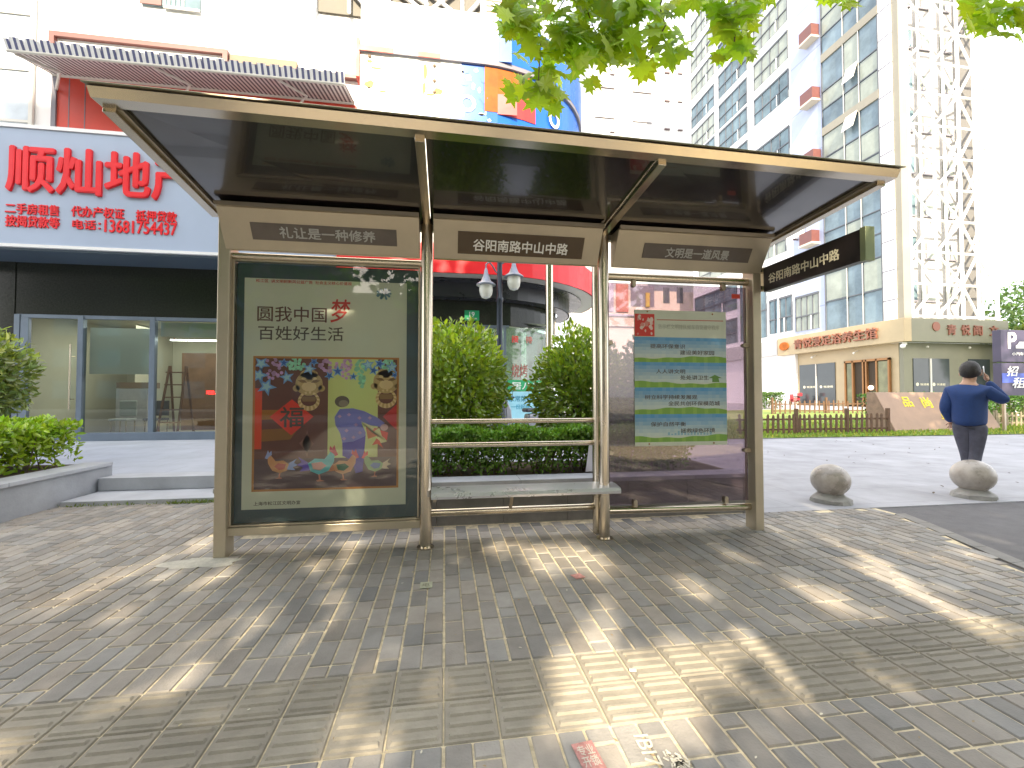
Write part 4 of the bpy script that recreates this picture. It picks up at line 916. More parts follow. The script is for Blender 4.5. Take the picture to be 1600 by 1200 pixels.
# blue glass bay
gb = bx('glass_bay', M['paneblue'], tw, TX + .02, TY + 1.35, 6.6, TX + .9, 31.9, 62)
rn = random.Random(8); slabs = [22.85, 29.05, 35.3, 41.5, 47.7, 54]
for z in slabs: MB().box(TX - .10, TY + 1.35, z, TX + .3, 31.9, z + .65).build('slab_band', M['towerbeige'], gb)
ymull = [TY + 1.35, 28.55, 29.85, 31.85]
m = MB()
for y in ymull: m.box(TX - .07, y, 6.6, TX + .05, y + .06, 62)
zz = [8.95, 11.3, 13.0, 14.7, 16.6, 18.9, 20.9]
for k in range(6): b = 23.5 + 6.22 * k; zz += [b + 1.5, b + 3.0]
for z in zz: m.box(TX - .06, TY + 1.35, z, TX + .05, 31.9, z + .07)
m.build('mullion', M['frame'], gb)
m = MB()
for y in ymull[1:3]: m.box(TX - .09, y + .0, 6.6, TX - .07, y + .05, 62)
m.build('white_mullion', M['framelight'], gb)
m = MB()
allz = sorted(zz + slabs)
for a, b in zip(allz[:-1], allz[1:]):
    for ya, yb in zip(ymull[:-1], ymull[1:]):
        if rn.random() < .38: MB().box(TX - .01, ya + .12, a + .12, TX + .019, yb - .06, b - .06).build('pale_pane', M['panepale'], gb)
for y, z in ((28.6, 32.0), (28.7, 21.8), (28.6, 25.5)): MB().prism([(TX - .05, y, z + 1.3), (TX - .05, y + 1.0, z + 1.3), (TX - .5, y + 1.0, z), (TX - .5, y, z)], (-.03, 0, 0)).build('open_casement', M['framelight'], gb)
# windows of the side wall
def win(y0, y1, z0, z1, n):
    m = MB(); m.box(TX - .04, y0, z0, TX, y1, z1); w = m.build('window', M['pane'] if rn.random() < .5 else M['panepale'], tw)
    f = MB(); f.box(TX - .12, y0, z1 - .10, TX - .041, y1, z1 + .08); f.box(TX - .12, y0, z0 + (z1 - z0) * .40, TX - .041, y1, z0 + (z1 - z0) * .40 + .09)
    for i in range(n + 1): y = y0 + (y1 - y0 - .07) * i / n; f.box(TX - .10, y, z0, TX - .041, y + .07, z1)
    f.build('frame', M['frame'], w)
    f = MB(); f.box(TX - .13, y0 + (y1 - y0) * .3, z0, TX - .105, y0 + (y1 - y0) * .3 + .1, z0 + (z1 - z0) * .4); f.build('white_post', M['towerwhite'], w)
rowsC = [25.9 - 2.52, 28.65, 32.25, 35.85, 39.4, 43.0, 46.6, 50.2]
for z in rowsC: win(35.4, 39.9, z, z + 2.55, 4)
for z in [18.5, 22.0, 25.4, 28.72, 31.8, 35.3, 38.8, 42.3, 45.8, 49.3]: win(40.95, 45.7, z, z + (2.6 if z != 25.4 else 2.4), 4)
for z in [23.2, 26.2, 29.0, 31.9, 35.2, 38.95, 42.4, 46]: win(46.55, 51.3, z, z + 2.5, 4)
# lower side facade: glazed strips and ledges
for y0, y1, z0, z1 in ((32.5, 35.0, 7.0, 10.0), (35.4, 38.2, 7.2, 10.4), (38.6, 42.4, 7.0, 13.6), (43, 51, 7, 9.6), (43, 51, 10.6, 13.4), (36, 40.4, 14.6, 17.2), (41, 50, 15, 17)): win(y0, y1, z0, z1, 4)
for z, y in ((26.2, 32.1), (20.9, 32.1), (31.6, 32.1), (14.2, 32.4)):
    b_ = bx('balcony_box', M['shutter'], tw, TX - .75, y, z, TX, y + 1.3, z + 1.0)
    bx('balcony_floor', M['farcream'], b_, TX - .8, y - .05, z - .16, TX, y + 1.35, z)
for y, z in ((33.6, 20.3), (33.8, 15.2), (39.9, 13.9)):
    ac = thing('air_conditioner', (TX - .4, y, z), 'white air conditioner on the tower wall, %s' % {20.3: 'just above the shelter roof edge', 15.2: 'between shelter roof and name board', 13.9: 'farther back above the glazed strips'}[z], 'air conditioner', 'air conditioners on the tower')
    bx('casing', M['whitewall'], ac, TX - .5, y, z, TX - .12, y + .95, z + .8, bevel=.02); m = MB(); m.box(TX - .5, y, z - .1, TX, y + .05, z); m.box(TX - .5, y + .85, z - .1, TX, y + .9, z); m.build('bracket', M['shutter'], ac)
m = MB(); m.tube((TX - .1, 37.0, 6), (TX - .1, 37.0, 11), .08, n=8); m.build('drain_pipe', M['towerwhite'], tw)
# lattice in front of the front wall
m = MB(); FY = TY + .1; xs = [31.85, 33.9, 36.0, 37.35, 38.95]; r = .085
for x in xs:
    for y in (FY, FY + .9): m.tube((x, y, 6.6), (x, y, 58), r * (1.5 if x == 38.95 else 1), n=6, caps=False)
z = 6.8; k = 0
while z < 56:
    m.tube((31.85, FY, z), (38.95, FY, z), r, n=6, caps=False)
    for a, b in zip(xs[:-1], xs[1:]):
        if (k + int(a)) % 2: m.tube((a, FY, z), (b, FY, z + 2.25), r, n=6, caps=False)
        else: m.tube((b, FY, z), (a, FY, z + 2.25), r, n=6, caps=False)
        if rn.random() < .35: m.tube((a, FY + .45, z + .4), ((a + b) / 2, FY + .45, z + 2.0), r * .8, n=6, caps=False)
    m.tube((36.0, FY, z), (37.35, FY + .9, z), r, n=6, caps=False)
    m.tube((37.35, FY, z), (38.95, FY, z + 2.25 if k % 2 else z + .02), r, n=6, caps=False)
    z += 2.25; k += 1
m.build('white_lattice', M['towerwhite'], tw, smooth=True)
bx('side_shade_strip', mat('side_shade_grey', (.13, .125, .12), .7), tw, 37.55, TY + 1.1, 6.6, 38.85, TY + 1.29, 58)  # shade of the side wall painted as a dark grey strip
k = 0; z = 8.2
while z < 56:
    for x0, x1 in ((32.2, 33.7), (34.1, 35.4), (36.2, 37.1)):
        w_ = MB().box(x0, TY + 1.24, z, x1, TY + 1.3, z + (1.5 if x1 - x0 > 1.4 else 1.1)).build('window', M['panepale'] if (k % 3) else M['pane'], tw)
        f = MB(); f.box(x0, TY + 1.18, z - .12, x1, TY + 1.24, z); f.box(x0 + .4, TY + 1.2, z, x0 + .46, TY + 1.24, z + 1.1); f.build('frame', M['greytrim'], w_); k += 1
    z += 3.1
# ground floor shop of the tower
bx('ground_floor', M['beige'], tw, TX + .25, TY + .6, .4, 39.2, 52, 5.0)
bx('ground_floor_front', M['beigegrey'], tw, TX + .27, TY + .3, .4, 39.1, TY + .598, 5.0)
bx('far_shop_band', M['farwhite'], tw, TX - .3, 37.0, 5.1, TX + .3, 52, 6.5)
def shopwin(y0, y1, z0=.5, z1=4.0):
    m = MB(); m.box(TX + .18, y0, z0, TX + .248, y1, z1); w = m.build('shop_window', M['darkglass'], tw)
    f = MB(); f.box(TX + .12, (y0 + y1) / 2 - .04, z0, TX + .179, (y0 + y1) / 2 + .04, z1); f.build('frame', M['framelight'], w)
    for q in (.27, .75):
        yy = y0 + (y1 - y0) * (1 - q); MB().prism([(TX + .172, yy + .25 * math.cos(t) * .5 + .45, 2.05 + .12 * math.sin(t)) for t in [j * .785 for j in range(8)]], (.004, 0, 0)).build('logo_dot', M['cream'], w)
        text('悦浸阁', (TX + .176, yy - .25, 2.05), (0, -1, 0), ZU, .9, .18, M['cream'], w, bold=.02, depth=.003)
shopwin(31.35, 34.95); shopwin(36.0, 39.5); shopwin(40.3, 44); shopwin(45, 50)
w = MB().box(32.0, TY + .24, .5, 34.95, TY + .299, 3.9).build('shop_window', M['darkglass'], tw)
bx('frame', M['framelight'], w, 33.3, TY + .18, .5, 33.42, TY + .239, 3.9)
for x in (32.4, 33.75): 
    MB().prism([(x - .12 + .12 * math.cos(t), TY + .236, 2.1 + .12 * math.sin(t)) for t in [j * .785 for j in range(8)]], (0, -.004, 0)).build('logo_dot', M['cream'], w)
    text('悦浸阁', (x + .45, TY + .234, 2.1), XR, ZU, .7, .16, M['cream'], w, bold=.02, depth=.003)
bx('shop_window', M['darkglass'], tw, 36.6, TY + .24, .5, 38.4, TY + .299, 3.9)
dr = bx('doorway', M['inside'], tw, TX + .20, 26.85, .5, TX + .247, 30.35, 3.98)
m = MB()
for y in (26.8, 27.7, 28.5, 28.75, 29.6, 30.25): m.box(TX + .02, y, .5, TX + .199, y + .11, 4.0)
m.box(TX + .02, 26.8, 3.86, TX + .199, 30.36, 4.02); m.build('door_frame', M['bronze'], dr)
m = MB()
for a, b in ((26.9, 27.7), (29.72, 30.2)): m.box(TX + .1, a, .6, TX + .13, b, 3.8)
m.build('door_glass', mat('olive_glass', (.17, .17, .09), .1, noise=(1, .4)), dr)
MB().ball((TX + .05, 28.2, 1.9), .17, 12, 8).build('lit_globe', mat('warm_globe', (1, .8, .6), .5, emit=((1, .75, .5), 2)), dr, smooth=True)
# fascia sign bands
fs = thing('fascia_sign', (TX, 31, 5), 'long cream fascia sign with brown raised characters over the glass doors of the tower', 'sign')
bx('panel', M['beige'], fs, TX - .35, TY - .3, 5.0, TX + .25, 36.9, 6.6, bevel=.02)
text('青悦浸足浴养生馆', (TX - .37, 31.0, 5.82), (0, -1, 0), ZU, 7.6, .85, M['brownletter'], fs, 'raised_lettering', bold=.03, depth=.14)
MB().prism([(TX - .37, 36.0 + .55 * math.cos(t), 5.8 + .38 * math.sin(t)) for t in [j * .45 for j in range(14)]], (-.1, 0, 0)).build('leaf_logo', M['board_orange'], fs)
fs2 = thing('fascia_sign', (35, TY, 5), 'shade-painted olive fascia sign with round emblem and brown characters on the front of the tower', 'sign')
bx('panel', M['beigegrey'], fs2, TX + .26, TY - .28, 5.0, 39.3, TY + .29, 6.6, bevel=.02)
for ch_, px in (('青', 1486), ('悦', 1508), ('阁', 1527), ('文', 1552)):
    p = gy(px, 516, TY - .28); text(ch_, (p.x, TY - .282, 5.85), XR, ZU, .72, .72, M['brownletter'], fs2, 'raised_lettering', bold=.03, depth=.08)
p = gy(1462, 508, TY - .28); MB().prism([(p.x + .30 * math.cos(t), TY - .282, 6.05 + .32 * math.sin(t)) for t in [j * .449 for j in range(14)]], (0, -.06, 0)).build('round_emblem', M['brownletter'], fs2)
m = MB()
for y in (29.3, 33.2, 36.6): m.tube((TX + .2, y, 4.75), (TX - .15, y, 4.6), .03, n=6); m.ball((TX - .18, y, 4.55), .09, 8, 6)
for x in (33, 36.5): m.ball((x, TY + .1, 4.7), .08, 8, 6)
m.build('spotlight', M['framelight'], tw)
cm = thing('security_camera', (TX + .1, TY + .2, 4.7), 'small white dome camera under the corner of the cream sign', 'camera')
MB().ball((TX - .05, TY + .05, 4.72), .16, 12, 8).build('dome', M['whitewall'], cm, smooth=True); bx('mount', M['whitewall'], cm, TX - .05, TY + .0, 4.8, TX + .24, TY + .1, 4.97)
# far towers and low houses
ft = thing('far_tower', (33, 75, 0), 'hazy white high rise with narrow slit windows between the curved billboard and the tower', 'building')
bx('wall', M['farwhite'], ft, 23.8, 70, 0, 42.6, 85, 59.5)
def fw(px0, py0, px1, py1, mm, nm):
    a, b = gy(px0, py0, 70), gy(px1, py1, 70); MB().box(a.x, 69.8, b.z, b.x, 69.99, a.z).build(nm, mm, ft)
gmat = mat('slit_grey', (.08, .05, .05), .6); ymat = stripe_mat('ochre_grille', (.42, .40, .20), (.50, .50, .44), 'Z', 1.3, .5)
for y in (136, 183): fw(928, y, 960, y + 3, gmat, 'slit_window')
for y in (99, 144, 190): fw(988, y, 1018, y + 3, gmat, 'slit_window')
for y in (113, 157, 201):
    fw(1038, y, 1046, y + 3, gmat, 'slit_window'); fw(1059, y + 2, 1066, y + 4, gmat, 'slit_window')
for y in (116, 206): fw(953, y, 960, y + 2, gmat, 'slit_window')
fw(966, 96, 980, 216, ymat, 'ochre_stair_strip')
fh = thing('far_house', (26, 56, 0), 'low cream and red building seen through the top of the right glass panel', 'building')
bx('wall', M['farcream'], fh, 19, 56, 0, 40, 64, 15.5)
def fw2(px0, py0, px1, py1, mm, nm, d=.05):
    a, b = gy(px0, py0, 56), gy(px1, py1, 56); MB().box(a.x, 56 - d, b.z, b.x, 55.999, a.z).build(nm, mm, fh)
fw2(1036, 449, 1046, 474, M['frame'], 'window'); fw2(1057, 449, 1067, 474, M['frame'], 'window')
fw2(962, 444, 981, 488, M['brickred'], 'red_panel', .2); fw2(945, 440, 958, 487, M['farlilac'], 'grey_panel', .2); fw2(985, 446, 1022, 480, M['greytrim'], 'window')
fw2(1008, 458, 1014, 480, M['board_yellow'], 'yellow_curtain', .3); fw2(940, 491, 1035, 496, M['farlilac'], 'ledge', .3); fw2(940, 510, 1035, 512, M['greytrim'], 'ledge', .3)

# ================================================================== MONUMENT, FENCES, BOLLARDS, P SIGN
MY = 13.6
mo = thing('name_stone', (17, 14, .05), 'long low brown name stone with sloping face and yellow characters on the lawn', 'monument')
x0, x1 = gy(1400, 672, MY).x, gy(1566, 667, MY).x; mz0, mz1 = .06, 1.46
F0 = [Vector((x0, MY, mz0)), Vector((x1, MY, mz0)), Vector((x1 - .0, MY + .75, mz1)), Vector((x0 - .0, MY + .75, mz1))]
m = MB(); B = [Vector((x0, MY + 1.1, mz0)), Vector((x1, MY + 1.1, mz0)), Vector((x1, MY + 1.1, mz1)), Vector((x0, MY + 1.1, mz1))]
m.add(F0 + B, [(0, 1, 2, 3), (5, 4, 7, 6), (3, 2, 6, 7), (0, 3, 7, 4), (1, 5, 6, 2), (0, 4, 5, 1)]); m.build('stone_block', M['brownstone'], mo, bevel=.01)
bx('plinth', M['concrete'], mo, x0 - .05, MY - .25, -.05, x1 + .3, MY + 1.3, mz0 - .004)
MB().prism([(x0 - .004, MY + .03, mz0 + .01), (x0 - .004, MY + 1.08, mz0 + .01), (x0 - .004, MY + 1.08, mz1 - .01), (x0 - .004, MY + .76, mz1 - .01)], (-.012, 0, 0)).build('rough_end', M['brownstone_d'], mo)
U = Vector((0, .75, mz1 - mz0)).normalized(); N = Vector((1, 0, 0)).cross(U)
def MP(px, py):
    d = ray(px, py); P0 = F0[0]; n_ = N; t = (P0 - _C).dot(n_) / d.dot(n_); return _C + d * t + N * .004
text('品', MP(1417, 628), XR, U, .42, .42, M['yellow'], mo, bold=.03, depth=.008); text('尚', MP(1447, 629), XR, U, .42, .45, M['yellow'], mo, bold=.03, depth=.008)
text('国', MP(1484, 628), XR, U, .42, .45, M['yellow'], mo, bold=.03, depth=.008); text('际', MP(1518, 628), XR, U, .42, .45, M['yellow'], mo, bold=.03, depth=.008)
text('上海松江', MP(1485, 651), XR, U, .9, .22, M['yellow'], mo, bold=.03, depth=.008)
def fence(p0, p1, z0, h, label, sp, posts, post_h, seed, mat_=M['wood'], pw_=.085, lean=.03):
    rn = random.Random(seed); p0, p1 = Vector(p0), Vector(p1); t = thing('picket_fence', (*p0[:2], z0), label, 'fence')
    d = (p1 - p0); L = d.length; d.normalize(); nn = Vector((d.y, -d.x, 0))
    for z in (.22, .72): m = MB(); a = Vector((p0.x, p0.y, z0 + h * z)) ; b = Vector((p1.x, p1.y, z0 + h * z)); m.bar(a, b, .03, .06); m.build('cross_rail', mat_, t)
    n = int(L / sp)
    for i in range(n):
        c = p0 + d * (sp * (i + .5)) ; c.z = z0; l = rn.uniform(-lean, lean); hh = h * rn.uniform(.94, 1.02)
        pts = [c - d * pw_ / 2, c + d * pw_ / 2, c + d * (pw_ / 2 + l) + Vector((0, 0, hh - .05)), c + d * (pw_ * .25 + l) + Vector((0, 0, hh)), c + d * (-pw_ * .25 + l) + Vector((0, 0, hh)), c + d * (-pw_ / 2 + l) + Vector((0, 0, hh - .05))]
        MB().prism([p + nn * .017 for p in pts], nn * .02).build('picket', mat_, t)
    for u in posts: c = p0 + d * u; m = MB(); m.box(c.x - .05, c.y - .05, z0 - .05, c.x + .05, c.y + .05, z0 + post_h); m.build('post', mat_, t, bevel=.008)
fa = gz(1128, 676, .05); fb = gz(1372, 676, .05)
fence((fa.x, 13.3, 0), (15.3, 13.3, 0), .05, .68, 'brown picket fence along the front edge of the lawn left of the name stone', .20, [2.2, 4.15, (15.3 - fa.x)], .85, 1)
fence((17.5, 21.5, 0), (27.5, 21.5, 0), lz(22, 21.5) - .02, .75, 'dark picket fence at the back of the lawn in front of the glass doors', .30, [0, 3.3, 6.6, 10], .9, 2)
fence((19.6, 14.6, 0), (24.0, 14.6, 0), .12, .55, 'pale picket fence under the hedge to the right of the name stone', .22, [0, 2.2, 4.4], .62, 3, mat('weathered_wood', (.30, .25, .17), .8, noise=(8, .3)))
hedge('clipped_hedge', 17.8, 27.0, 15.3, 16.8, .1, 1.35, 'clipped green hedge between the walking man and the parking sign', 9000, (.07, .16, .03), 41, .12)
hedge('small_hedge', 19.7, 21.3, 25.0, 26.2, .45, 1.45, 'small clipped bush at the back of the lawn beside the right end post', 1800, (.08, .15, .04), 42, .12)
# grass blades on the lawn edge
m = MB(); rn = random.Random(17)
for i in range(15000):
    x = rn.uniform(7.6, 24); y = 12.42 + abs(rn.gauss(0, 1)) * 2.8
    if y > 22: continue
    z = lz(x, y); s = rn.uniform(.04, .11); a = rn.uniform(0, 3.14); dx, dy = math.cos(a) * s * .3, math.sin(a) * s * .3
    m.cur = leafcol((.20, .30, .05) if rn.random() < .75 else (.38, .38, .10), .3, rn)
    m.add([(x - dx, y - dy, z), (x + dx, y + dy, z), (x + rn.uniform(-.03, .03), y + rn.uniform(-.03, .03), z + s)], [(0, 1, 2)])
tag(m.build('grass', M['grass'], fix=False), 'short rough grass of the lawn behind the picket fence', 'grass', kind='stuff')
for (px, py, r, lab) in ((1298, 784, .215, 'polished stone ball bollard on a chipped base nearest the shelter'), (1521, 777, .225, 'polished stone ball bollard in front of the walking man')):
    c = gz(px, py); t = thing('ball_bollard', (c.x, c.y, 0), lab, 'bollard', 'stone ball bollards along the driveway')
    m = MB(); m.ball((c.x, c.y, r + .06), r, 36, 24, sz=.93); m.build('ball', M['polished'], t, smooth=True)
    rn = random.Random(int(px)); n = 14; m = MB(); vs = []
    for rr, z in ((.235, -.02), (.225, .05), (.17, .085), (.12, .13)):
        for i in range(n): a = 2 * math.pi * i / n; q = rr * rn.uniform(.93, 1.07); vs.append((c.x + q * math.cos(a), c.y + q * math.sin(a), z + rn.uniform(-.008, .008)))
    m.add(vs, [(k * n + i, k * n + (i + 1) % n, (k + 1) * n + (i + 1) % n, (k + 1) * n + i) for k in range(3) for i in range(n)] + [tuple(range(3 * n, 4 * n))]); m.build('base', M['concrete'], t)
ps = thing('parking_sign', (20, 12.9, 0), 'tall dark purple sign with white P beside the walking man', 'sign')
PSY = 12.9; a = gy(1563, 515, PSY); b = gy(1563, 612, PSY); xw = 2.0; zt, zb, zm = a.z, gy(1563, 618, PSY).z, gy(1563, 566, PSY).z
bx('upper_board', M['pboard'], ps, a.x, PSY, zm + .02, a.x + xw, PSY + .25, zt, bevel=.01); bx('lower_board', M['pboard'], ps, a.x, PSY + .005, zb, a.x + xw, PSY + .25, zm - .02, bevel=.01)
def PS(px, py): p = gy(px, py, PSY); return Vector((p.x, PSY - .004, p.z))
text('P', PS(1581, 532), XR, ZU, .38, .60, M['white'], ps, bold=.05, depth=.01); text('小汽车停车', PS(1596, 553), XR, ZU, .85, .12, M['white'], ps, bold=.02, depth=.01)
c = PS(1596, 541); m = MB(); m.prism([c + Vector((x, 0, z)) for x, z in ((-.26, -.08), (.26, -.08), (.26, .02), (.18, .05), (.10, .16), (-.10, .16), (-.18, .05), (-.26, .02))], (0, -.01, 0)); m.build('car_symbol', M['white'], ps)
bx('blue_glow_print', M['pblue'], ps, a.x + .02, PSY - .001, gy(1563, 598, PSY).z, a.x + xw - .02, PSY + .004, gy(1563, 583, PSY).z)
text('招', PS(1582, 580), XR, ZU, .52, .36, M['white'], ps, bold=.02, depth=.01, shear=.2); text('租', PS(1592, 598), XR, ZU, .60, .38, M['white'], ps, bold=.02, depth=.01, shear=.2)
m = MB(); m.box(a.x + .2, PSY + .08, 0, a.x + .28, PSY + .16, zb); m.box(a.x + xw - .3, PSY + .08, 0, a.x + xw - .22, PSY + .16, zb); m.build('leg', M['steel_dull'], ps)

# ================================================================== SCOOTERS
def scooter(loc, rot, body, label, grp):
    t = thing('parked_scooter', (0, 0, 0), label, 'scooter', grp)
    for x in (-.62, .62):
        w_ = MB()
        for i in range(20):
            a0, a1 = 2 * math.pi * i / 20, 2 * math.pi * (i + 1) / 20
            w_.tube((x + .19 * math.cos(a0), 0, .23 + .19 * math.sin(a0)), (x + .19 * math.cos(a1), 0, .23 + .19 * math.sin(a1)), .045, n=8, caps=False)
        o = w_.build('wheel', M['rubber'], t, smooth=True); MB().tube((x, -.03, .23), (x, .03, .23), .14, n=16).build('rim', M['steel'], o)
    MB().prism([(-.75, -.12, .45), (-.35, -.12, .25), (.2, -.12, .22), (.25, -.12, .32), (-.1, -.12, .36), (-.15, -.12, .68), (-.75, -.12, .72)], (0, .24, 0)).build('body', body, t, bevel=.04)
    MB().prism([(.28, -.15, .30), (.45, -.15, .28), (.50, -.15, .85), (.42, -.15, .98), (.34, -.15, .80)], (0, .30, 0)).build('front_shield', body, t, bevel=.03)
    MB().prism([(.45, -.07, .48), (.85, -.07, .42), (.80, -.07, .50), (.62, -.07, .56), (.45, -.07, .56)], (0, .14, 0)).build('mudguard', body, t, bevel=.02)
    bx('seat', M['scoot_dark'], t, -.72, -.13, .72, -.08, .13, .82, bevel=.04); bx('rear_box', body, t, -1.05, -.17, .78, -.72, .17, 1.08, bevel=.05)
    m = MB(); m.path([Vector((.36, -.32, 1.08)), Vector((.42, -.1, 1.03)), Vector((.42, .1, 1.03)), Vector((.36, .32, 1.08))], .016, 8); m.tube((.44, 0, .95), (.60, 0, .3), .03, n=8); m.build('handlebar', M['scoot_dark'], t)
    for s in (-1, 1): m = MB(); m.tube((.38, s * .25, 1.07), (.38, s * .30, 1.25), .007, n=6); m.ball((.38, s * .33, 1.28), .06, 10, 8, sx=.3); m.build('mirror', M['scoot_dark'], t)
    MB().ball((.50, 0, .88), .07, 12, 8, sx=.6).build('headlight', M['lampglass'], t, smooth=True)
    t.location = loc; t.rotation_euler = (0, 0, rot)
    for ch_ in t.children: ch_.matrix_parent_inverse = Matrix.Identity(4)
    return t
scooter((30.3, 34.6, .47), R(75), M['scoot_red'], 'small red scooter parked in front of the dark shop windows of the tower', 'parked scooters')
scooter((1.80, 10.4, PZ), R(200), mat('silver_scooter', (.28, .29, .32), .25, .6), 'silver grey scooter half hidden between the two ball bushes', 'parked scooters')

# ================================================================== PERSON
PC = Vector((7.46, 5.30, 0)); FA = R(60)
FW = Vector((math.sin(FA), math.cos(FA), 0)); RT = Vector((math.cos(FA), -math.sin(FA), 0))
pe = thing('person', PC, 'man in navy sweater and dark trousers walking away, phone at his right ear', 'person')
S = 1.055
def B3(r_, f_, z): return PC + (RT * r_ + FW * f_ + Vector((0, 0, z))) * S
def skin_mesh(name, verts, edges, radii, m, parent, sub=2, root=0):
    me = bpy.data.meshes.new(name); me.from_pydata([tuple(v) for v in verts], edges, []); o = link(name, me, parent)
    md = o.modifiers.new('skin', 'SKIN'); md.use_smooth_shade = True
    sv = me.skin_vertices[0].data if me.skin_vertices else None
    if sv is None:
        bm = bmesh.new(); bm.from_mesh(me); bm.verts.layers.skin.verify(); bm.to_mesh(me); bm.free(); sv = me.skin_vertices[0].data
    for i, r_ in enumerate(radii):
        rr = r_ if isinstance(r_, tuple) else (r_, r_); sv[i].radius = (rr[0] * S, rr[1] * S); sv[i].use_root = (i == root)
    su = o.modifiers.new('sub', 'SUBSURF'); su.levels = sub; su.render_levels = sub
    me.materials.append(m); return o
J = dict(hem=(0, .0, .845), hip=(0, 0, .97), pel=(0, 0, .93), bel=(0, .01, 1.06), che=(0, .0, 1.25), up=(0, .005, 1.39), nk=(0, .01, 1.445), hd0=(.01, .03, 1.50), hd1=(.015, .045, 1.60), hd2=(.015, .04, 1.68),
  sL=(-.17, 0, 1.335), eL=(-.23, -.04, 1.09), wL=(-.19, .10, .90), sR=(.17, 0, 1.335), eR=(.335, .09, 1.19), wR=(.165, .13, 1.47),
  hL=(-.075, 0, .82), kL=(-.045, .06, .50), aL=(-.015, .07, .09), tL=(-.035, .21, .04), hR=(.075, 0, .82), kR=(.05, .03, .50), aR=(.02, -.13, .13), tR=(.03, -.02, .03))
def limbs(keys, edges, rad, name, m, par=None, root=0):
    return skin_mesh(name, [B3(*J[k]) for k in keys], [(keys.index(a), keys.index(b)) for a, b in edges], rad, m, par or pe, 2, root)
body = limbs(['pel', 'bel', 'che', 'up', 'nk', 'hd0', 'hd1', 'hd2', 'sL', 'eL', 'wL', 'sR', 'eR', 'wR', 'hL', 'kL', 'aL', 'tL', 'hR', 'kR', 'aR', 'tR'],
  [('pel', 'bel'), ('bel', 'che'), ('che', 'up'), ('up', 'nk'), ('nk', 'hd0'), ('hd0', 'hd1'), ('hd1', 'hd2'), ('up', 'sL'), ('sL', 'eL'), ('eL', 'wL'), ('up', 'sR'), ('sR', 'eR'), ('eR', 'wR'), ('pel', 'hL'), ('hL', 'kL'), ('kL', 'aL'), ('aL', 'tL'), ('pel', 'hR'), ('hR', 'kR'), ('kR', 'aR'), ('aR', 'tR')],
  [.12, .12, .12, .09, .062, .07, .086, .065, .055, .04, .028, .055, .04, .028, .08, .055, .035, .03, .08, .055, .035, .03], 'body', M['skin'])
limbs(['hem', 'pel', 'bel', 'che', 'up', 'nk', 'sL', 'eL', 'wL', 'sR', 'eR', 'wR'], [('hem', 'pel'), ('pel', 'bel'), ('bel', 'che'), ('che', 'up'), ('up', 'nk'), ('up', 'sL'), ('sL', 'eL'), ('eL', 'wL'), ('up', 'sR'), ('sR', 'eR'), ('eR', 'wR')],
  [(.195, .165), (.205, .17), (.215, .175), (.215, .165), (.13, .115), (.072, .075), .095, .080, .045, .088, .076, .045], 'sweater', M['navy'])
limbs(['hip', 'hL', 'kL', 'aL', 'hR', 'kR', 'aR'], [('hip', 'hL'), ('hL', 'kL'), ('kL', 'aL'), ('hip', 'hR'), ('hR', 'kR'), ('kR', 'aR')],
  [(.12, .12), (.105, .12), .074, .052, (.105, .12), .074, .052], 'trousers', M['trouser'])
hp = B3(.015, .035, 1.615)
hm = MB(); rn = random.Random(2); n1, n2 = 30, 20; vs = []
for k in range(n2 + 1):
    for i in range(n1):
        a = 2 * math.pi * i / n1; back = .5 - .5 * math.cos(a); ph = math.pi * (.38 + .40 * back ** .6) * k / n2     # low on the nape, high on the brow
        rr = 1 + rn.uniform(-.03, .03); r2 = max(math.sin(ph), .01) * .108 * S * rr
        vs.append(hp + FW * (math.cos(a) * r2 * 1.12 - .012) + RT * math.sin(a) * r2 + Vector((0, 0, math.cos(ph) * .135 * S * rr)))
hm.add(vs, [(k * n1 + i, k * n1 + (i + 1) % n1, (k + 1) * n1 + (i + 1) % n1, (k + 1) * n1 + i) for k in range(n2) for i in range(n1)])
hm.build('hair', M['hair'], pe, smooth=True)
m = MB(); m.ball(B3(.108, .05, 1.575), .03, 10, 8, sx=.5, sy=.8, sz=1.2); m.build('ear', M['skin'], body, smooth=True)
m = MB(); m.ball(B3(-.078, .05, 1.575), .03, 10, 8, sx=.5, sy=.8, sz=1.2); m.build('ear', M['skin'], body, smooth=True)
m = MB(); m.ball(B3(.015, .145, 1.60), .018, 8, 6); m.ball(B3(.055, .13, 1.63), .012, 8, 6); m.ball(B3(-.025, .13, 1.63), .012, 8, 6); m.build('face', M['skin'], body, smooth=True)
def hand(w, up, side, label_par):     # palm and five short skinned fingers
    w, up, side = Vector(w), Vector(up).normalized(), Vector(side).normalized(); vs = [w, w + up * .05, w + up * .085]; es = [(0, 1), (1, 2)]; rad = [.026, .034, .030]
    for i, (L, o_) in enumerate(((.07, -.03), (.078, -.010), (.072, .010), (.058, .03))):
        a = w + up * .092 + side * o_; k = len(vs); vs += [a, a + up * L * .5 - RT * .012, a + up * L - RT * .03]; es += [(2, k), (k, k + 1), (k + 1, k + 2)]; rad += [.0095, .009, .0075]
    k = len(vs); a = w + up * .035 - side * .035; vs += [a, a - side * .025 + up * .03, a - side * .03 + up * .055]; es += [(1, k), (k, k + 1), (k + 1, k + 2)]; rad += [.012, .010, .008]
    return skin_mesh('hand', vs, es, [r_ / S for r_ in rad], M['skin'], body, 1)
hand(B3(*J['wR']), (-.15, .1, 1), FW, pe); hand(B3(*J['wL']), FW * .7 + Vector((0, 0, -.5)), RT, pe)
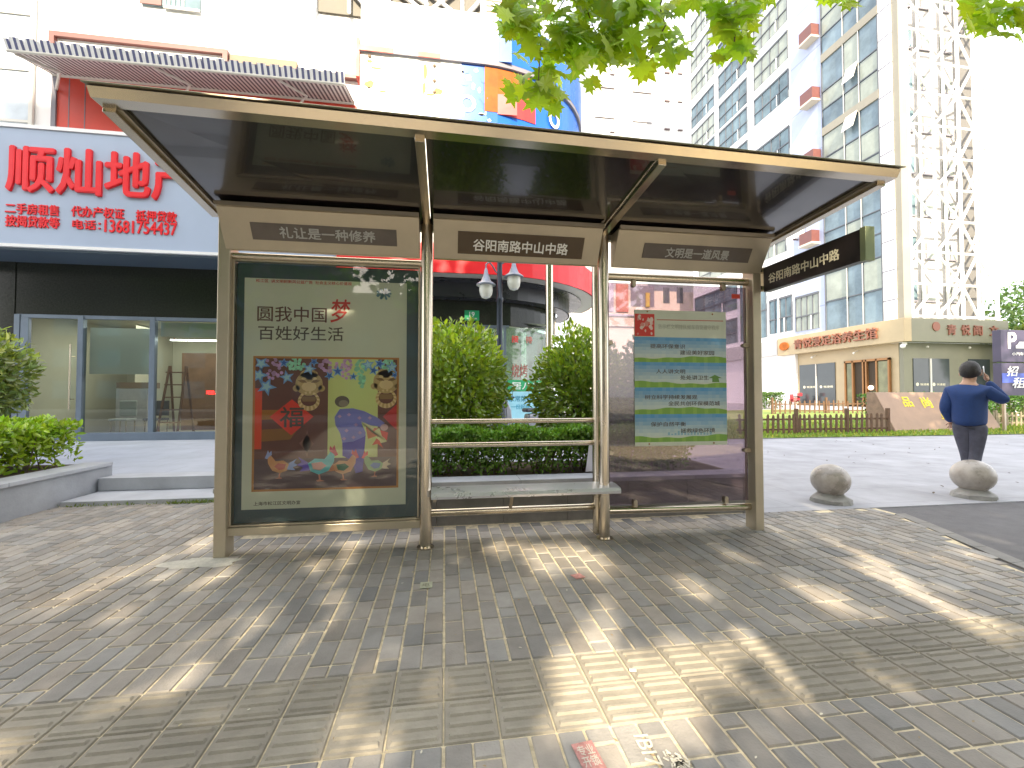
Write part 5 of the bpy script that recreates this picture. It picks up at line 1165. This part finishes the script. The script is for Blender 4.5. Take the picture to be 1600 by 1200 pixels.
for k, tt in (('aL', 'tL'), ('aR', 'tR')):
    a, b = B3(*J[k]), B3(*J[tt]); m = MB(); m.ball((a + b) / 2 + Vector((0, 0, -.03)), .055, 14, 10, sz=.8); m.ball(b + Vector((0, 0, .0)), .05, 14, 10, sz=.8); m.ball(a + Vector((0, 0, -.04)), .05, 12, 8); m.build('shoe', M['shoe'], pe, smooth=True)
ph = MB(); c = B3(.135, .10, 1.60); ph.bar(c + Vector((0, 0, -.07)) + FW * .03, c + Vector((0, 0, .07)) - FW * .02, .012, .07, FW); tag(ph.build('phone', M['phone'], bevel=.003), "slim phone held at the walking man's right ear", 'phone')

# ================================================================== LITTLE THINGS ON THE PAVING
def flat(name, px, py, sx, sy, m, label, cat, z=.0035, rot=0):
    c = gz(px, py); a, b = Vector((math.cos(rot), math.sin(rot), 0)), Vector((-math.sin(rot), math.cos(rot), 0))
    mb = MB(); mb.prism([Vector((c.x, c.y, z)) + a * i * sx / 2 + b * j * sy / 2 for i, j in ((-1, -1), (1, -1), (1, 1), (-1, 1))], (0, 0, .002))
    return tag(mb.build(name, m), label, cat), c
o, c = flat('ground_plate', 666, 915, .085, .10, M['plate'], 'small square pale metal plate set in the bricks below the second post', 'plate'); text('电', (c.x, c.y, .0058), XR, (0, 1, 0), .05, .06, M['beigegrey'], o, bold=.02, depth=.0006)
flat('ground_sticker', 903, 901, .08, .08, M['pink'], 'small faded pink sticker on the bricks in front of the third post', 'sticker', rot=.3)
o, c = flat('ground_sticker', 921, 1186, .085, .15, M['pink'], 'larger pink printed sticker at the bottom edge of the photo', 'sticker', rot=.1)
text('专业\n开锁', (c.x, c.y + .01, .0058), (math.cos(.1), math.sin(.1), 0), (-math.sin(.1), math.cos(.1), 0), .065, .10, M['chalk'], o, bold=.01, depth=.0006)
c = gz(1003, 1172); rt = Vector((-.25, -1, 0)); 
tag(text('IBI76', (c.x + .02, c.y - .03, .003), (-.05, -1, 0), (1, -.05, 0), .20, .06, M['chalk'], None, 'painted_number', bold=.01, depth=.001), 'white painted letters and digits on a brick at the bottom edge', 'marking')
m = MB(); rn = random.Random(6); c = gz(1060, 1190)
for i in range(38):
    a = rn.uniform(0, 6.28); r_ = rn.uniform(0, .045); x, y = c.x + r_ * math.cos(a), c.y + r_ * math.sin(a); b = rn.uniform(0, 6.28)
    m.bar((x, y, .003), (x + .022 * math.cos(b), y + .022 * math.sin(b), .003), .006, .002)
tag(m.build('paint_scribble', M['chalk']), 'scribbled patch of white paint beside the painted number', 'marking')
m = MB(); c = gz(988, 1050); m.bar((c.x - .012, c.y + .008, .006), (c.x + .018, c.y - .004, .008), .016, .004); tag(m.build('paper_scrap', M['litter'], bevel=.001), 'crumpled white paper scrap on the sunlit tactile strip', 'litter')
m = MB(); rn = random.Random(12)
for i in range(260):
    x, y = rn.uniform(-3.5, 4.2), rn.uniform(.9, 5.5)
    if x > edge_x(y): continue
    m.cur = rn.choice([(.45, .38, .22), (.30, .22, .12), (.6, .56, .45)]); s = rn.uniform(.003, .012); a = rn.uniform(0, 3)
    oval_leaf(m, (x, y, .004), (math.cos(a), math.sin(a), .1), (0, 0, 1), s * 2, s, m.cur)
for i in range(60):
    x, y = rn.uniform(5.5, 16), rn.uniform(5, 12); a = rn.uniform(0, 3); oval_leaf(m, (x, y, .01), (math.cos(a), math.sin(a), .2), (0, 0, 1), rn.uniform(.03, .08), .03, (.12, .09, .06))
tag(m.build('leaf_litter', M['brick'], fix=False), 'tiny bits of dry leaf and grit scattered over the paving', 'litter', kind='stuff')
# cement smear at the left post foot and plastic band on the rail
m = MB(); rn = random.Random(13); c = (-1.93, 3.93)
pts = [(c[0] + (.33 if math.cos(t) > 0 else .30) * math.cos(t) * rn.uniform(.7, 1.15), c[1] + .13 * math.sin(t) * rn.uniform(.7, 1.2), .002) for t in [2 * math.pi * i / 22 for i in range(22)]]
m.add(pts, [tuple(range(22))]); tag(m.build('cement_patch', mat('pale_cement', (.46, .44, .38), .9, noise=(20, .2), bump=(60, .5)), fix=False), 'pale cement smear on the bricks at the foot of the left end post', 'patch')

# ================================================================== STREET TREES BEHIND THE CAMERA, WITH LEAVES HANGING INTO VIEW
LIT = []     # places on the paving where the crown has gaps (ground x, y, half sizes along and across the light)
def gap(px, py, L, W):
    g_ = gz(px, py); LIT.append((g_.x, g_.y, L, W))
for a in ((830, 858, .35, .30), (900, 850, .30, .20), (868, 905, .35, .16), (1130, 862, .42, .10), (1060, 905, .40, .10), (1110, 930, .35, .12), (960, 1060, .30, .26), (900, 1110, .22, .16), (1010, 1140, .2, .16), (1240, 905, .34, .13), (1320, 960, .30, .10),
          (1310, 850, .5, .10), (1420, 920, .45, .10), (1520, 975, .35, .10), (1350, 1070, .14, .12), (1480, 1080, .25, .08), (1520, 890, .4, .08), (430, 950, .22, .14), (60, 930, .5, .35), (230, 880, .4, .16), (560, 845, .35, .10), (330, 835, .4, .14), (600, 905, .18, .08), (700, 870, .2, .12),
          (1130, 1010, .2, .2), (990, 1060, .42, .34), (900, 1060, .3, .2), (895, 1150, .15, .2), (960, 1100, .3, .3), (1020, 1100, .2, .25), (930, 880, .4, .3), (930, 1010, .3, .2), (1060, 1030, .3, .22), (940, 1150, .16, .2), (990, 1180, .14, .2), (880, 870, .6, .26), (800, 850, .25, .3), (940, 950, .3, .16), (1180, 1000, .25, .14), (1240, 1060, .2, .12), (1080, 870, .5, .12), (480, 880, .3, .12), (1250, 1020, .15, .08), (150, 1010, .2, .1)): gap(*a)
hx, hy = math.sin(SUN_AZ), math.cos(SUN_AZ); kk = 1 / math.tan(SUN_EL)
def in_gap(p, z0=0.0):
    X, Y = p.x + hx * kk * (p.z - z0), p.y + hy * kk * (p.z - z0)
    for gx_, gy_, L, W in LIT:
        dx, dy = X - gx_, Y - gy_; al, ac = dx * hx + dy * hy, dx * hy - dy * hx
        if (al / L) ** 2 + (ac / W) ** 2 < 1: return True
    return False
def poster_gap(p):      # light that reaches the top of the light box glass
    t = (4.08 - p.y) / dv.y; X, Z = p.x + dv.x * t, p.z + dv.z * t
    return ((X + 1.0) / .22) ** 2 + ((Z - 2.2) / .22) ** 2 < 1 or ((X + .6) / .15) ** 2 + ((Z - 1.7) / .2) ** 2 < 1
def tree(name, base, h, cr, label, n, seed, ls=.42, hang=()):
    rn = random.Random(seed); t = thing(name, base, label, 'tree', 'plane trees along the kerb'); bx_, by_ = base[0], base[1]
    m = MB(); prev = Vector((bx_, by_, -.05)); r0 = .24
    for k in range(5):
        q = Vector((bx_ + rn.uniform(-.15, .15), by_ + rn.uniform(-.15, .15), (k + 1) * h * .09)); m.tube(prev, q, r0, r0 * .88, 12, False); prev = q; r0 *= .88
    m.build('trunk', M['bark'], t, smooth=True); fork = prev
    lm_ = MB(); clumps = []
    for i in range(9):
        a = i * .7 + rn.uniform(-.2, .2); rad = cr * rn.uniform(.45, .9); top = Vector((bx_ + rad * math.cos(a), by_ + rad * math.sin(a), h * rn.uniform(.55, .95)))
        mid = fork.lerp(top, .5) + Vector((0, 0, .5)); lm_.tube(fork, mid, .12, .08, 8, False); lm_.tube(mid, top, .08, .03, 8, False)
        for j in range(7): clumps.append((mid.lerp(top, rn.uniform(.1, 1.15)) + Vector((rn.gauss(0, .7), rn.gauss(0, .7), rn.gauss(0, .6))), rn.uniform(.9, 1.7)))
    for q in hang: lm_.tube(fork + Vector((0, 0, 1)), q, .05, .012, 8, False)
    lm_.build('limb', M['bark'], t, smooth=True)
    mb = MB()
    for i in range(int(n * 1.9)):
        if rn.random() < .5: c, r_ = rn.choice(clumps); p = c + rdir(rn) * r_ * rn.random() ** .5
        else:
            d = rdir(rn) * rn.random() ** .4; p = Vector((bx_ + d.x * cr, by_ + d.y * cr, h * .62 + d.z * h * .40))
        if p.z < 3.4: continue
        # keep the crown out of the view itself, apart from the hanging sprays
        v = p - _C; dd = v.dot(_f)
        if dd > .3:
            sy_ = 600 - F_PX * v.dot(_u) / dd; sx_ = 800 + F_PX * v.dot(_r) / dd
            if sy_ > -60 and -100 < sx_ < 1700: continue
        if in_gap(p) or poster_gap(p): continue
        star_leaf(mb, p, rdir(rn) + Vector((0, 0, .8)) - dv * .6, ls * rn.uniform(.7, 1.25), leafcol((.09, .19, .025), .3, rn), rn)
    return t, mb
SPR = [(800, 40, 3.0, 5), (812, 62, 3.0, 4), (900, 60, 2.95, 7), (970, 62, 3.0, 6), (1050, 20, 3.0, 4), (800, 10, 2.9, 5), (835, 25, 3.0, 8), (880, 40, 3.0, 10), (930, 15, 3.0, 9), (960, 30, 3.1, 8), (985, 10, 3.0, 6), (905, 80, 3.0, 9), (940, 70, 3.05, 9), (955, 95, 2.9, 4), (920, 108, 2.9, 3), (868, 75, 3.1, 6), (862, 118, 3.1, 5), (845, 140, 3.1, 6), (820, 130, 3.1, 4), (838, 158, 3.0, 1), (1030, 45, 3.0, 5), (1045, 60, 3.0, 5), (1015, 75, 3.0, 3), (1060, 70, 3.0, 2), (1000, 92, 3.0, 3),
       (1110, 0, 2.8, 4), (1130, 15, 2.8, 5), (1160, 25, 2.8, 6), (1145, 50, 2.8, 5), (1155, 70, 2.8, 4), (1140, 80, 2.8, 2), (1165, 8, 2.9, 4), (1300, -4, 2.9, 3), (1320, 0, 2.9, 2), (1510, 10, 3.0, 3), (1540, 22, 3.0, 5), (1570, 20, 3.0, 5), (1595, 38, 3.0, 4), (1600, 12, 3.0, 3), (1525, 40, 3.0, 2), (860, -10, 3.0, 6), (920, -15, 3.0, 6), (1140, -15, 2.9, 5), (1000, -8, 3.0, 4), (810, -8, 3, 5)]
hangs = [gd(900, -30, 3.1), gd(1030, 10, 3.05), gd(1150, -10, 2.9), gd(1560, -10, 3.1), gd(845, 60, 3.1), gd(1040, 40, 3.05), gd(1150, 40, 2.85)]
t1, mb1 = tree('plane_tree', (.6, -5.6, 0), 16, 6.0, 'plane tree whose leafy sprays hang in front of the sky above the shelter', 6000, 51, hang=hangs[:4])
rn = random.Random(77)
for px, py, D, n in SPR:
    for i in range(int(n * 2.2)):
        c = gd(px + rn.gauss(0, 15), py + rn.gauss(0, 12), D + rn.uniform(-.15, .15))
        nrm = Vector((rn.uniform(-.7, .7), -.8 + rn.uniform(-.4, .4), .35 + rn.uniform(-.5, .5)))
        star_leaf(mb1, c, nrm, rn.uniform(.12, .21), leafcol((.32, .45, .03), .3, rn), rn)
mb1.build('crown', M['leaf'], t1, fix=False)
tm_ = MB()
for a, b in ((hangs[0], hangs[4]), (hangs[4], gd(840, 150, 3.05)), (hangs[0], gd(945, 90, 3.0)), (hangs[1], hangs[5]), (hangs[5], gd(1010, 90, 3.0)), (hangs[2], hangs[6]), (hangs[6], gd(1145, 85, 2.85)), (hangs[3], gd(1590, 30, 3.05)), (hangs[0], gd(985, 0, 3.0))):
    tm_.tube(a, b, .006, .003, 6)
tm_.build('twig', M['twig'], t1)
labs = ['plane tree reflected in the shelter glass, left of the hanging sprays', 'plane tree over the kerb, far to the left behind the viewer', 'plane tree over the kerb, just right behind the viewer', 'plane tree over the kerb, far right behind the viewer']
for (x, y, h_, cr_, n_), lb2, sdn in zip(((-6.2, -5.8, 16, 6.0, 5200), (-13, -6.0, 17, 6.0, 3600), (7.2, -6.0, 16, 6.0, 5200), (14.2, -5.8, 16, 6.0, 3900)), labs, (61, 62, 63, 64)):
    tt, mb_ = tree('plane_tree', (x, y, 0), h_, cr_, lb2, n_, sdn); mb_.build('crown', M['leaf'], tt, fix=False)
# a distant blue-green tree and one behind the parking sign
for px, Y, hh, lab, colr, sd_ in ((1600, 30, 11, 'bushy tree rising behind the parking sign at the right edge', (.10, .17, .07), 71), (1625, 24, 6.5, 'smaller yellow green tree just behind the parking sign', (.17, .22, .05), 72)):
    c = gy(px, 600, Y); rn = random.Random(sd_); t = thing('far_tree', (c.x, Y, .3), lab, 'tree', 'trees behind the parking sign')
    MB().tube((c.x, Y, .3), (c.x, Y, hh * .6), .2, .08, 8).build('trunk', M['bark'], t, smooth=True)
    mb = MB()
    for i in range(3500):
        d = rdir(rn) * rn.random() ** .4; p = Vector((c.x + d.x * hh * .26, Y + d.y * hh * .26, hh * .62 + d.z * hh * .38)); star_leaf(mb, p, rdir(rn) + Vector((0, 0, .6)), rn.uniform(.2, .4), leafcol(colr, .35, rn), rn)
    mb.build('crown', M['leaf'], t, fix=False)
# houses across the road: low row for reflections, two tall ones added for shade
def across(x0, x1, y0, y1, h, lab, sx=4.0):
    ob = thing('street_building', ((x0 + x1) / 2, y0, 0), lab, 'building'); bx('wall', M['acrosswall'], ob, x0, y0, 0, x1, y1, h)
    x = x0 + 1
    while x < x1 - 2:
        m = MB(); z = 1
        while z < h - 2.5: m.box(x, y1, z, x + 2, y1 + .05, z + 1.8); z += 3.2
        m.build('window', M['pane'], ob); x += sx
across(-8.2, 12, -34, -26, 9, 'low cream row building across the road behind the viewer')
across(-44, -8.4, -34, -26, 34, 'tall cream block added to shade the shop sign, behind the viewer to the left')
across(21.8, 36, -38, -28, 42, 'tall slim cream block added to shade the tower front, behind the viewer to the right')
